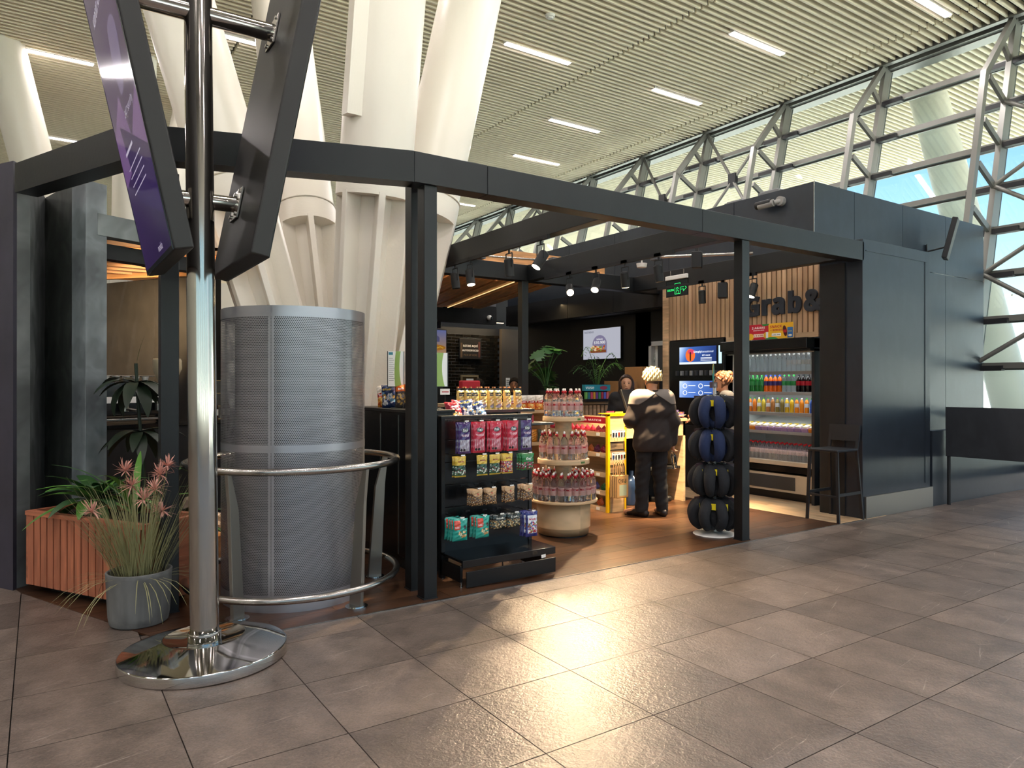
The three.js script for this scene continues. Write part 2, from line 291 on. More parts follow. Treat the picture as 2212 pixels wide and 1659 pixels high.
// ================================================================ KIOSK FRAME AND WALLS
const BY0 = 2.86, BY1 = 3.07;
{
  const t = thing('front_beam', 'long black steel beam across the front of the kiosk', 'beam');
  for (const [a, b] of [[2.12, 2.70], [2.703, 4.98], [4.983, 7.6]]) mesh('beam_panel', uvm(rb(a, b, BY0, BY1, -4.51, -4.36, .004)), M.black, t);
  const seg = (name, label, x0, z0, x1, z1) => { const o = thing(name, label, 'beam'); const dx = x1 - x0, dz = z1 - z0, L = Math.hypot(dx, dz), nx = -dz / L * .15, nz = dx / L * .15; mesh('beam_panel', uvm(prism([[x0, z0], [x1, z1], [x1 + nx, z1 + nz], [x0 + nx, z0 + nz]], BY0, BY1)), M.black, o); };
  seg('corner_beam', 'black steel beam above the perforated drum', 2.118, -4.361, .46, -4.85);
  seg('side_beam', 'black steel beam running to the grey side wall', .46, -4.85, -.14, -6.2);
  const cross = (name, label, x0, x1, z0, z1) => solo(name, uvm(rb(x0, x1, BY0, BY1, z0, z1, .004)), M.black, label, 'beam');
  cross('roof_beam', 'black roof beam carrying four track spotlights above the snack rack', 3.88, 4.0, -7.7, -4.51);
  cross('roof_beam', 'black roof beam carrying track spotlights above the bottle stand', 5.39, 5.51, -7.7, -4.51);
  cross('rear_beam', 'black cross beam in front of the wooden cafe ceiling', 3.2, 7.86, -7.85, -7.7);
  cross('roof_beam', 'black roof beam next to the slatted sign wall', 7.3, 7.42, -7.7, -4.51);
  const post = (label, x0, x1, z0, z1, top = BY0) => { const o = thing('steel_post', label, 'post', [(x0 + x1) / 2, 0, (z0 + z1) / 2]); const w = (x1 - x0) / 2, d = (z1 - z0) / 2; mesh('shaft', uvm(rb(-w, w, 0, top, -d, d, .005)), M.black, o); mesh('foot_plate', bx(-w - .004, w + .004, 0, .012, -d - .004, d + .004), M.blackMatte, o); };
  post('textured black steel post beside the black snack rack, front one of the pair', 2.205, 2.305, -4.49, -4.385);
  post('textured black steel post behind the post beside the snack rack', 2.225, 2.325, -4.735, -4.63, 3.02);
  post('black steel post beside the neck pillow stand', 5.548, 5.655, -4.475, -4.375);
  post('black steel post behind the potted grass, between planter and chrome pole', .655, .765, -5.16, -5.05);
  post('slim black steel post in front of the potted monstera', 5.325, 5.43, -7.83, -7.73);
}
// grey side wall with the planter alcove
{
  const w = struct('wall_side', [uvm(prism([[-.15, -6.25], [-1.9, -9.2], [-1.75, -9.3], [-.06, -6.4]], 0, 3.1))], std(0x4b4856, .5, 0, { map: smear }), 'dark violet-grey outer wall panel of the kiosk');  // the violet light from the left is painted into this wall colour
  struct('wall_return', uvm(prism([[-.145, -6.27], [-.05, -6.36], [.05, -7.25], [-.05, -7.25]], 0, 3.08)), std(0x8d9291, .6, 0, { map: smearWide }), 'brushed grey return of the side wall');
  struct('wall_alcove', uvm(prism([[.05, -7.25], [.255, -6.47], [.33, -6.5], [.12, -7.28]], 0, 3.08)), std(0x696d67, .6, 0, { map: smearWide }), 'dark grey brushed panel behind the wooden planter');
  const p = thing('grey_pillar', 'brushed blue-grey painted pillar behind the wooden planter', 'pillar', [.33, 0, -6.47], .5);
  mesh('shaft', uvm(rb(-.08, .09, 0, 3.06, -.09, .09, .004)), std(0xa3acb0, .6, 0, { map: smearWide }), p);
  solo('grey_beam', uvm(bar(V(.36, 2.74, -6.45), V(1.25, 2.74, -6.87), .12, .17)), std(0x98a0a0, .6, 0, { map: smearWide }), 'short brushed grey beam over the coffee counter', 'beam');
  solo('dark_beam', uvm(bar(V(.4, 2.56, -6.6), V(1.3, 2.56, -7.02), .12, .12)), M.blackMatte, 'black beam under the grey beam over the coffee counter', 'beam');
}
// black box unit with pillar, kick plate and low wall
{
  const g = structG('wall_right', 'black panelled box unit of the kiosk with visible panel joints'); const XB = 7.88, ZB = -5.15, HB = 3.97;
  const xs = [7.88, 8.75, 9.94, 11.14, 12.36];
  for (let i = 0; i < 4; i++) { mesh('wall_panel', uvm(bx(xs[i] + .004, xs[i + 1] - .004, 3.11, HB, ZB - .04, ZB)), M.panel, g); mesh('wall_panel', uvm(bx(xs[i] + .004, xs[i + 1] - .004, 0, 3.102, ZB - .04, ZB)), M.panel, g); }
  const zs = [-5.15, -6.35, -7.55, -8.75, -9.95, -11.15, -11.95];
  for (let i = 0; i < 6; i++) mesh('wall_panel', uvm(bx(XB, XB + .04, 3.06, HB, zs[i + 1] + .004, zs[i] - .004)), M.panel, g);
  for (let i = 2; i < 6; i++) mesh('header_panel', uvm(bx(XB - .04, XB + .02, 2.67, 3.052, zs[i + 1] + .004, zs[i] - .004)), M.blackMatte, g);
  mesh('corner_trim', bx(XB - .004, XB + .004, 3.06, HB + .01, ZB - .004, ZB + .004), M.steel, g);
  mesh('core', [bx(8.95, 10.9, 0, HB - .02, -11.9, -5.2), bx(XB + .05, 8.95, 3.0, HB - .02, -11.9, -5.2), bx(8.2, 8.95, 0, 3.0, -8.6, -7.52)], M.blackMatte, g);
  mesh('rear_wall', bx(8.2, 8.3, 0, 2.68, -11.9, -8.25), M.blackMatte, g); mesh('rear_soffit', bx(XB, 8.3, 2.66, 2.70, -11.9, -7.55), M.blackMatte, g);
  const p = thing('black_pillar', 'wide black front pillar with steel kick plate beside the bar stool', 'pillar', [0, 0, 0]);
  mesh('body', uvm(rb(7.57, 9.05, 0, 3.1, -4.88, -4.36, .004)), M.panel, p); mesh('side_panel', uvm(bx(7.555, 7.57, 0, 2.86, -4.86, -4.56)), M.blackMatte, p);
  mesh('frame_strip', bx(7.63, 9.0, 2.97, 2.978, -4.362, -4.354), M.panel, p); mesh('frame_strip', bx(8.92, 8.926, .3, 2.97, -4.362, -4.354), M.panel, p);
  mesh('kick_plate', uvm(rb(7.6, 9.07, 0, .245, -4.5, -4.335, .003)), M.kick, p, 'brushed steel kick plate');
  mesh('pull_handle', [rod(V(9.09, 1.08, -4.62), V(9.09, 1.34, -4.62), .012), rod(V(9.05, 1.1, -4.62), V(9.09, 1.1, -4.62), .009), rod(V(9.05, 1.32, -4.62), V(9.09, 1.32, -4.62), .009)], M.steel, p, 'steel pull handle');
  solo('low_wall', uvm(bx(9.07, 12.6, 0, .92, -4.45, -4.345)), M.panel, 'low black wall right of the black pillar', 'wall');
  const gate = thing('gate_leaf', 'dark grey half-height gate panel by the low black wall', 'gate', [9.36, 0, -4.33]);
  mesh('leaf', uvm(rb(0, .05, .6, 1.21, 0, 2.2, .006)), std(0x3c4046, .5, 0, { map: smear }), gate); mesh('hinge_post', cy(.02, 0, 1.2, .025, .03, 12), M.blackMatte, gate); mesh('foot', cy(.018, 0, .6, .025, 2.1, 12), M.blackMatte, gate);
  const sp = thing('panel_speaker', 'slim black panel speaker tilted out on a wall bracket', 'speaker', [10.62, 3.27, -5.02], .35);
  mesh('cabinet', rb(-.14, .14, 0, .57, 0, .07, .01, 2).rotateX(.24).translate(0, 0, .06), M.blackMatte, sp); mesh('bracket', [rod(V(0, .12, -.12), V(0, .16, .1), .012), bx(-.03, .03, .06, .22, -.13, -.12)], M.blackMatte, sp);
  const cam = thing('security_camera', 'grey bullet security camera on the black box wall', 'camera', [7.86, 3.8, -5.6]);
  mesh('body', [rod(V(-.1, -.01, -.26), V(-.08, 0, -.05), .045, 16), rod(V(-.08, 0, -.05), V(-.02, .02, 0), .03, 12)], std(0x8d8b88, .4), cam); mesh('mount', rod(V(.02, .02, 0), V(-.04, .02, 0), .06, 18), std(0x8d8b88, .4), cam); mesh('lens', rod(V(-.1, -.01, -.275), V(-.1, -.01, -.255), .034, 16), M.blackGloss, cam); mesh('sun_hood', rod(V(-.1, .005, -.3), V(-.08, .012, -.08), .049, 16), M.blackMatte, cam);
  for (const [x, z] of [[8.1, -5.9], [8.15, -6.5]]) { const b = thing('roof_junction_box', 'small grey junction box on top of the black box unit', 'junction box', [x, 3.97, z], 0, 'junction boxes on the box roof'); mesh('box', rb(-.1, .1, 0, .07, -.16, .16, .01), std(0x6d6e70, .5), b); mesh('lid', rb(-.08, .08, .07, .085, -.13, .13, .004), std(0x7d7e80, .5), b); }
}
// slatted sign wall with letters
{
  const g = structG('wall_sign', 'pale oak slat wall above the drinks fridge');
  mesh('backing', bx(7.85, 7.88, 2.07, 3.0, -7.56, -5.06), M.blackMatte, g);
  const ms = [0, 1, 2].map((i) => std(0xffffff, .5, 0, { map: woodTex(206 - i * 6, 172 - i * 6, 136 - i * 6, 70 + i, .1) }));
  for (let k = 0; k < 33; k++) { const z = -5.06 - k * .074, hi = z < -6.45; const q = uvm(bx(7.825, 7.85, hi ? 2.14 : 2.13, 3.0 + .0 * k, z - .056, z)); const u = q.attributes.uv; for (let i = 0; i < u.count; i++) u.setXY(i, u.getY(i) * .6, u.getX(i) + k * .13); mesh('slat', q, ms[k % 3], g); }
  mesh('bottom_rail', uvm(bx(7.826, 7.85, 2.065, 2.13, -6.44, -5.06)), M.woodSlat, g); mesh('end_board', uvm(bx(7.82, 7.88, .9, 3.03, -7.62, -7.5)), M.woodSlat, g);
  const t = thing('wall_lettering', 'big dark grey letters reading Grab& on the slat wall', 'sign lettering', [7.815, 2.385, 0]);
  const mk = (ch, z, size = .25) => { const q = new TextGeometry(ch, { font, size, depth: .03, curveSegments: 5, bevelEnabled: true, bevelThickness: .002, bevelSize: .009, bevelSegments: 1 }); q.rotateY(-Math.PI / 2).translate(.005, 0, z); mesh('letter', q, std(0x2f3640, .5), t, 'letter ' + ch); };
  mk('G', -6.12); mk('r', -5.86); mk('a', -5.70, .26); mk('b', -5.475); mk('&', -5.24);
}
// track spotlights
const lampGlow = glow(new THREE.Color(1, .78, .48), 14);
function spot(x, y, z, aim, on, label, power = 55, ang = .55) {
  const t = thing('track_spotlight', label, 'spotlight', [x, y, z], 0, undefined);
  const d = V(...aim).normalize(), c = V(0, -.14, 0), a = c.clone().addScaledVector(d, -.075), b = c.clone().addScaledVector(d, .085);
  mesh('can', [rod(a, b, .047, 20), rod(a.clone().addScaledVector(d, -.014), a, .035, 20, .047)], M.blackMatte, t);
  mesh('yoke', [rod(V(0, 0, -.055), V(0, 0, .055), .006, 6), rod(V(0, 0, -.055), V(0, -.14, -.055), .006, 6), rod(V(0, 0, .055), V(0, -.14, .055), .006, 6), rod(V(0, .05, 0), V(0, 0, 0), .01, 8)], M.blackMatte, t);
  mesh('adapter', bx(-.02, .02, .04, .075, -.05, .05), M.blackMatte, t);
  const f = b.clone().addScaledVector(d, .002);
  mesh('lens', rod(b, f, .042, 20), on ? lampGlow : M.blackGloss, t);
  if (on) { const l = new THREE.SpotLight(new THREE.Color(1, .72, .42), power, 0, ang, 1); const p = b.clone().addScaledVector(d, .02); l.position.copy(p); l.target.position.copy(p.clone().add(d)); l.shadow.radius = 2; t.add(l, l.target); }
}
for (const [nm, x, z0, z1] of [['above the snack rack', 3.86, -7.3, -5.2], ['above the bottle stand', 5.37, -7.3, -5.1], ['beside the slat wall', 7.28, -7.2, -5.6]]) solo('light_track', bx(x, x + .035, BY0 - .036, BY0, z0, z1), M.blackMatte, 'thin black light track under the roof beam ' + nm, 'light track');
// ================================================================ FRONT OF THE KIOSK
// ---------------------------------------------------------------- double screen stand
{
  const t = thing('screen_stand', 'polished steel stand with two tall tilted screens on a round chrome base', 'screen stand', [.757, 0, -4.148]);
  mesh('base', lathe([[0, 0], [.425, 0], [.428, .006], [.428, .052], [.42, .058], [.33, .088], [.215, .118], [.205, .12], [.195, .112], [.12, .098], [.085, .096], [0, .096]], 72), M.chrome, t, 'mirror-polished round base');
  mesh('collar', lathe([[.0, .09], [.083, .09], [.085, .1], [.085, .14], [.078, .143], [0, .143]], 40), M.chrome, t);
  const poleMat = std(0xbdb8b1, .13, 1); mesh('lower_pole', cy(.0735, .12, 2.06, 0, 0, 48), poleMat, t); mesh('upper_pole', cy(.0715, 2.06, 4.3, 0, 0, 48), poleMat, t);
  const face = canvasTex(256, 512, (x, w, h) => {
    const g = x.createLinearGradient(0, 0, w, h); g.addColorStop(0, '#57506b'); g.addColorStop(.45, '#4b3a66'); g.addColorStop(1, '#2b1b45'); x.fillStyle = g; x.fillRect(0, 0, w, h);
    x.fillStyle = '#75578c'; x.beginPath(); x.moveTo(0, 300); x.lineTo(110, 270); x.lineTo(150, 340); x.lineTo(256, 300); x.lineTo(256, 430); x.lineTo(120, 370); x.lineTo(0, 380); x.fill();
    x.fillStyle = '#3a2a5c'; x.beginPath(); x.moveTo(60, 300); x.lineTo(256, 380); x.lineTo(256, 470); x.lineTo(90, 420); x.fill();
    x.fillStyle = '#6f628c'; x.beginPath(); x.moveTo(150, 190); x.quadraticCurveTo(220, 180, 215, 225); x.quadraticCurveTo(190, 290, 140, 280); x.quadraticCurveTo(110, 240, 150, 190); x.fill();
    x.fillStyle = '#a8433f'; x.fillRect(30, 60, 28, 34); x.fillStyle = '#c9c2d6'; x.font = 'bold 17px sans-serif'; x.fillText('AIRPORT AND SAVE', 40, 150); x.font = '15px sans-serif'; x.fillText('24/7 security', 130, 310); x.fillRect(60, 342, 80, 5);
    for (let k = 0; k < 4; k++) x.fillRect(60, 366 + k * 12, 130, 2); x.font = 'bold 12px sans-serif'; x.fillText('maskiz', 150, 505);
  });
  const faceMat = phys(0xffffff, .09, { map: face, emissive: 0xffffff, emissiveMap: face, emissiveIntensity: .3 });
  const backMat = std(0x211f1e, .48, .1);
  for (const s of [1, -1]) {
    const sc = mesh('screen', rb(0, s * .093, -.372, 1.5, -.372, .564, .012, 2), backMat, t, 'tall tilted screen housing'); sc.position.set(s * .199, 2.49, 0); sc.rotation.z = -s * .2004;
    const fp = plane(.90, 1.80).rotateY(s * Math.PI / 2).translate(s * .0945, .555, .096); mesh('display_face', fp, faceMat, sc, 'dim purple display face');
    mesh('face_frame', [bx(s * .092, s * .0955, -.368, -.345, -.366, .558), bx(s * .092, s * .0955, -.345, 1.49, .546, .558), bx(s * .092, s * .0955, -.345, 1.49, -.366, -.354)], M.blackGloss, sc);
    for (const [y, r, n] of [[2.49, .043, 0], [3.51, .05, 1.04]]) {
      const xe = .199 + n * Math.tan(.2004) * .985;
      mesh('arm', rod(V(s * .05, y, 0), V(s * xe, y, 0), r, 24), poleMat, t); const f = mesh('flange', [rb(-.012, .0, -.09, .09, -.08, .08, .003), ...[[-.065, -.055], [-.065, .055], [.065, -.055], [.065, .055]].map(([a, b]) => rod(V(-.022, a, b), V(-.01, a, b), .012, 8))].map((g) => s < 0 ? g.rotateY(Math.PI) : g), M.steel, t); f.position.set(s * (xe - .002), y, 0); f.rotation.z = -s * .2004;
    }
  }
  t.rotateOnAxis(V(.5556, 0, -.8315), .0109 * -1);
}
// ---------------------------------------------------------------- perforated drum and ring rail
const DC = [1.529, -5.092];
{
  const t = thing('perforated_drum', 'tall cylinder of perforated grey metal behind the chrome pole', 'metal drum', [DC[0], 0, DC[1]]), R = .491;
  const am = dataTex(64, 112, (u, v) => { const W = .0125, H = .0217, d = (a, b) => { let dx = Math.abs(u - a), dy = Math.abs(v - b); dx = Math.min(dx, 1 - dx); dy = Math.min(dy, 1 - dy); return Math.hypot(dx * W, dy * H); }; const r = Math.min(d(.25, .25), d(.75, .75)); const q = r < .0040 ? 0 : 255; return [q, q, q]; }, false);
  const N = 4, off = -.593, gap = .04;
  const pm = std(0xa6a6aa, .36, .75, { alphaMap: am, alphaTest: .5, side: THREE.DoubleSide });
  const arc = (y0, y1, a0, a1, r, seg = 20) => { const g = new THREE.CylinderGeometry(r, r, y1 - y0, seg, 1, true, a0, a1 - a0).translate(0, (y0 + y1) / 2, 0); const u = g.attributes.uv; for (let i = 0; i < u.count; i++) u.setXY(i, u.getX(i) * Math.round((a1 - a0) * r / .0125), u.getY(i) * Math.round((y1 - y0) / .0217)); return g; };
  mesh('lid', cy(R - .012, 1.955, 1.965, 0, 0, 64), std(0x8b8b90, .5, .4), t); mesh('added_inner_cylinder', cy(.4, .02, 1.95, 0, 0, 40), std(0x66676a, .6, .2), t, 'grey inner air duct behind the perforated sheet');  // lid and inner cylinder are added to keep the drum dark behind its holes
  for (let k = 0; k < N; k++) { const a = off + k * Math.PI * 2 / N, b = a + Math.PI * 2 / N; mesh('perforated_sheet', arc(.1, 1.045, a, b, R, 40), pm, t); mesh('perforated_sheet', arc(1.085, 1.94, a, b, R, 40), pm, t);
    mesh('seam_strip', [arc(.0, 2.0, a - gap, a - .004, R + .002, 2), arc(0, 2.0, a + .004, a + gap, R + .002, 2)], std(0xb0b0b6, .36, .75, { side: THREE.DoubleSide }), t); }
  const ring = (y0, y1, e) => new THREE.CylinderGeometry(R + e, R + e, y1 - y0, 72, 1, true).translate(0, (y0 + y1) / 2, 0);
  const fm = std(0xb0b0b6, .36, .75, { side: THREE.DoubleSide });
  mesh('base_band', ring(0, .115, .001), fm, t); mesh('middle_band', ring(1.04, 1.09, .001), fm, t); mesh('top_rim', [ring(1.93, 2.0, .001), new THREE.RingGeometry(R - .05, R + .001, 72).rotateX(-Math.PI / 2).translate(0, 2.0, 0)], fm, t);
  const r = thing('ring_rail', 'round double steel rail on flat posts around the perforated drum', 'guard rail', [DC[0], 0, DC[1]]);
  mesh('top_rail', new THREE.TorusGeometry(.722, .0235, 14, 120).rotateX(Math.PI / 2).translate(0, .945, 0), M.steel, r); mesh('foot_rail', new THREE.TorusGeometry(.722, .0235, 14, 120).rotateX(Math.PI / 2).translate(0, .15, 0), M.steel, r);
  const sh = new THREE.Shape([[.575, .012], [.68, .012], [.712, .72], [.735, .925], [.705, .925], [.635, .7]].map(([a, b]) => new THREE.Vector2(a, b)));
  const blade = new THREE.ExtrudeGeometry(sh, { depth: .022, bevelEnabled: true, bevelSize: .002, bevelThickness: .002, bevelSegments: 1 }).translate(0, 0, -.011), foot = join([cy(.075, 0, .012, .63, 0, 28), cy(.06, .012, .016, .63, 0, 28)]);
  for (let k = 0; k < 5; k++) { const a = (68 + 72 * k) * Math.PI / 180, p = mesh('rail_post', blade, M.kick, r); p.rotation.y = -a; const f = mesh('post_foot', foot, M.chrome, r); f.rotation.y = -a; }
}
// ---------------------------------------------------------------- white tree columns
{
  const base = V(2.718, 0, -7.2), tops = [[2.86, -6.05, 'leaning white steel column with a conduit box, front of the tree'], [4.62, -7.31, 'white steel column of the tree leaning towards the glass wall'], [.70, -8.39, 'white steel column of the tree leaning towards the hall'], [2.70, -10.0, 'white steel column of the tree leaning to the rear']];
  for (const [tx, tz, label] of tops) {
    const t = thing('tree_column', label, 'column'), top = V(tx, HC + .3, tz), d = V().subVectors(top, base), at = (y) => base.clone().addScaledVector(d, y / (HC + .3)).add(V((tx - base.x) * .06, 0, (tz - base.z) * .06).multiplyScalar(1));
    const ax = d.clone().normalize(), q = new THREE.Quaternion().setFromUnitVectors(V(0, 1, 0), ax), ry = 3.36;
    mesh('tube', rod(at(ry), at(HC + .3), .36, 40), M.column, t); mesh('weld_ring', [rod(at(ry - .02), at(ry + .22), .375, 40), new THREE.TorusGeometry(.372, .012, 8, 48).rotateX(Math.PI / 2).applyQuaternion(q).translate(...at(ry + .24).toArray())], M.column, t);
    mesh('core', rod(at(0), at(ry), .1, 20, .2), M.column, t);
    const L = at(ry).distanceTo(at(0)), s = new THREE.Shape([[.02, 0], [.27, 0], [.372, L], [.02, L]].map(([a, b]) => new THREE.Vector2(a, b))), fg = new THREE.ExtrudeGeometry(s, { depth: .055, bevelEnabled: true, bevelSize: .006, bevelThickness: .006, bevelSegments: 1 }).translate(0, 0, -.0275);
    for (let k = 0; k < 6; k++) { const m = mesh('fin', fg, M.column, t); m.quaternion.copy(q).multiply(new THREE.Quaternion().setFromAxisAngle(V(0, 1, 0), k * Math.PI / 3 + .35)); m.position.copy(at(0)); }
    if (label.includes('conduit')) { const o = V(-.34, 0, .16); mesh('conduit_box', bar(at(4.02).add(o), at(5.35).add(o), .15, .15, V(1, 0, 0)), M.column, t); }
  }
  const far = (label, a, b, r) => { const t = thing('far_column', label, 'column'); mesh('tube', rod(a, b, r, 28), M.column, t); mesh('weld_ring', rod(a.clone().lerp(b, .42), a.clone().lerp(b, .45), r + .015, 28), M.column, t); };
  far('distant leaning white column beyond the side wall', V(1.2, 0, -16.4), V(-.62, HC + .3, -15.9), .36); far('distant upright white column behind the tall screen', V(1.5, 0, -16.2), V(1.55, HC + .3, -15.2), .36); far('distant white column behind the grey beam', V(1.4, 0, -16.6), V(2.9, HC + .3, -17), .36);
}
// ---------------------------------------------------------------- plants
function leafGeo(L, w, rise, droop, n = 7, fold = .18) {
  const pos = [], idx = [], uv = []; let x = 0, y = 0, a = rise; const st = L / n;
  for (let i = 0; i <= n; i++) { const s = i / n, k = w * Math.pow(Math.sin(Math.PI * Math.min(.985, .06 + s * .94)), .75) / 2; pos.push(x, y + k * fold, -k, x, y, 0, x, y + k * fold, k); uv.push(s, 0, s, .5, s, 1); a -= droop / n; x += Math.cos(a) * st; y += Math.sin(a) * st; }
  for (let i = 0; i < n; i++) for (let c = 0; c < 2; c++) { const p = i * 3 + c, q = p + 3; idx.push(p, q, p + 1, p + 1, q, q + 1); }
  const g = new THREE.BufferGeometry(); g.setAttribute('position', new THREE.Float32BufferAttribute(pos, 3)); g.setAttribute('uv', new THREE.Float32BufferAttribute(uv, 2)); g.setIndex(idx); g.computeVertexNormals(); return g;
}
function rosette(parent, at, n, L, w, rise, droop, mat, name = 'leaf') {
  for (let k = 0; k < n; k++) { const f = k / n, l = L * rnd(.75, 1.1) * (1 - .2 * f), m = mesh(name, leafGeo(l, w * rnd(.85, 1.1), rise[0] + (rise[1] - rise[0]) * f + rnd(-.12, .12), droop * rnd(.7, 1.25)), Array.isArray(mat) ? pick(mat) : mat, parent); m.position.set(...at); m.rotation.y = k * 2.4 + rnd(-.2, .2); }
}
{
  const TH = -59.3 * Math.PI / 180;
  const t = thing('wooden_planter', 'slatted reddish wood planter box in the alcove', 'planter', [-.06, 0, -6.13], TH);
  const L = 1.2; mesh('liner', bx(.02, L - .02, .06, .52, -.44, -.035), M.blackMatte, t); mesh('plinth', bx(.1, L - .1, 0, .06, -.4, -.1), M.plasticBlack, t);
  for (let k = 0; k < 16; k++) { const q = uvm(bx(k * .075, k * .075 + .062, .062, .555, -.03, 0)); const u = q.attributes.uv; for (let i = 0; i < u.count; i++) u.setXY(i, u.getY(i), u.getX(i)); mesh('slat', q, M.woodRed, t); }
  mesh('front_backing', bx(0, L, .065, .55, -.036, -.028), M.soil, t); mesh('side_board', uvm(bx(-.02, 0, .06, .555, -.45, -.0)), M.woodRed, t); mesh('side_board', uvm(bx(L, L + .02, .06, .555, -.45, 0)), M.woodRed, t); mesh('back_board', uvm(bx(0, L, .06, .555, -.47, -.45)), M.woodRed, t);
  mesh('rim', [bx(-.025, L + .025, .555, .585, -.045, .006), bx(-.025, L + .025, .555, .585, -.475, -.425), bx(-.025, .02, .555, .585, -.43, -.04), bx(L - .02, L + .025, .555, .585, -.43, -.04)].map((g) => uvm(g)), M.woodRed, t);
  mesh('latch', rod(V(-.03, .33, -.02), V(-.03, .36, -.02), .012, 8), M.woodRed, t);
  const soilG = new THREE.PlaneGeometry(L - .04, .4, 16, 8).rotateX(-Math.PI / 2).translate(L / 2, .54, -.24); { const p = soilG.attributes.position; for (let i = 0; i < p.count; i++) p.setY(i, .53 + rnd(.03)); soilG.computeVertexNormals(); } mesh('soil', soilG, M.soil, t);
  const at = (lx, ly, lz) => [-.06 + lx * Math.cos(TH) + lz * Math.sin(TH), ly, -6.13 - lx * Math.sin(TH) + lz * Math.cos(TH)];
  const p1 = thing('broadleaf_plant', 'bushy green broad-leaved plant in the wooden planter', 'plant', at(.42, .55, -.22)); mesh('stem', cy(.015, 0, .2, 0, 0, 8), M.leafDark, p1);
  rosette(p1, [0, .1, 0], 28, .46, .1, [.12, 1.3], 1.05, [M.leafDark, M.leaf, M.leafDark]);
  const p2 = thing('strap_leaf_plant', 'plant with long upright strap leaves next to the broad-leaved plant', 'plant', at(.8, .55, -.25)); rosette(p2, [0, .02, 0], 13, .7, .05, [.7, 1.5], 1.1, [M.leaf, M.leafDark]);
  const p3 = thing('tall_umbrella_plant', 'tall dark plant with drooping leaf whorls in front of the coffee machine', 'plant', [.68, .3, -6.2]);
  mesh('stem', tube([V(0, -.3, 0), V(.01, .4, .01), V(-.03, 1.0, 0), V(-.05, 1.35, .01)], .014, 12, 6), M.leafDeep, p3); rosette(p3, [-.05, 1.2, .01], 15, .44, .1, [-.1, .55], 1.5, M.leafDeep); rosette(p3, [-.02, .82, .0], 14, .42, .09, [-.15, .4], 1.3, M.leafDeep); mesh('leaf', leafGeo(.3, .025, 1.5, .3), M.leafDark, p3).position.set(-.05, 1.3, 0);
  const p4 = thing('dark_bush', 'dark leafy plant behind the black post and potted grass', 'plant', [.95, 0, -5.95]); mesh('stem', cy(.012, 0, .5, 0, 0, 8), M.leafDeep, p4); rosette(p4, [0, .42, 0], 18, .5, .06, [.1, 1.2], 1.2, [M.leafDeep, M.leafDark]);
}
{
  const t = thing('grass_pot', 'round grey concrete pot with tall ornamental grass and pink flower tufts', 'potted grass', [.527, 0, -4.988]);
  const conc = dataTex(256, 256, (u, v) => { const n = fbm(u * 6, v * 6, 77, 6, 5), m = fbm(u * 22, v * 4, 78, 22, 3, 4); const f = .8 + .5 * (n - .5) + .35 * (m - .5); return [138 * f, 138 * f, 135 * f]; });
  mesh('pot', lathe([[0, 0], [.15, 0], [.166, .012], [.174, .06], [.186, .3], [.188, .325], [.178, .33], [.168, .32], [.162, .24], [0, .24]], 40), std(0xffffff, .75, 0, { map: conc }), t); mesh('soil', cy(.163, .24, .275, 0, 0, 24), M.soil, t);
  const gs = []; const blade = (x, z, a, lean, L, w) => { const g = leafGeo(L, w, Math.PI / 2 - lean, lean * 1.5, 4, 0); g.rotateY(a).translate(x, .27, z); return g; };
  for (let k = 0; k < 330; k++) { const a = rnd(6.283), r = .14 * Math.sqrt(rnd()); gs.push(blade(Math.cos(a) * r, -Math.sin(a) * r, a + rnd(-.6, .6), .08 + r * 1.9 * rnd(.4, 1.2), rnd(.35, .72), rnd(.004, .007))); }
  for (let k = 0; k < 40; k++) { const a = rnd(6.283); gs.push(blade(Math.cos(a) * .1, -Math.sin(a) * .1, a, rnd(.8, 1.15), rnd(.35, .5), .005)); }
  meta(mesh('grass', gs, phys(0x9a976a, .6, { side: THREE.DoubleSide }), t), 'fine dry green grass blades', null, null, 'stuff');
  const fm = phys(0xe0a898, .7, { side: THREE.DoubleSide }), sm = phys(0x7d7a4a, .7, { side: THREE.DoubleSide });
  for (const [lx, y, lz] of [[-.2, .72, .16], [-.07, .95, .03], [-.02, .86, .05], [.12, .92, -.02], [.13, .84, .06], [.08, .78, .1], [.16, .7, .03], [.15, .97, -.06]]) {
    // lx runs along the picture plane, lz towards the viewer
    const X = lx * .8315 - lz * .5556, Z = lx * .5556 + lz * .8315;
    mesh('flower_stalk', tube([V(X * .3, .27, Z * .3), V(X * .7, .27 + (y - .27) * .6, Z * .7), V(X, y, Z)], .0025, 8, 4), sm, t);
    const sp = []; for (let k = 0; k < 44; k++) { const g = leafGeo(rnd(.055, .1), .01, rnd(-.5, 1.3), rnd(-.6, .9), 3, 0); g.rotateY(rnd(6.283)).translate(X, y, Z); sp.push(g); } mesh('flower', sp, fm, t, 'spiky pink flower tuft');
  }
}
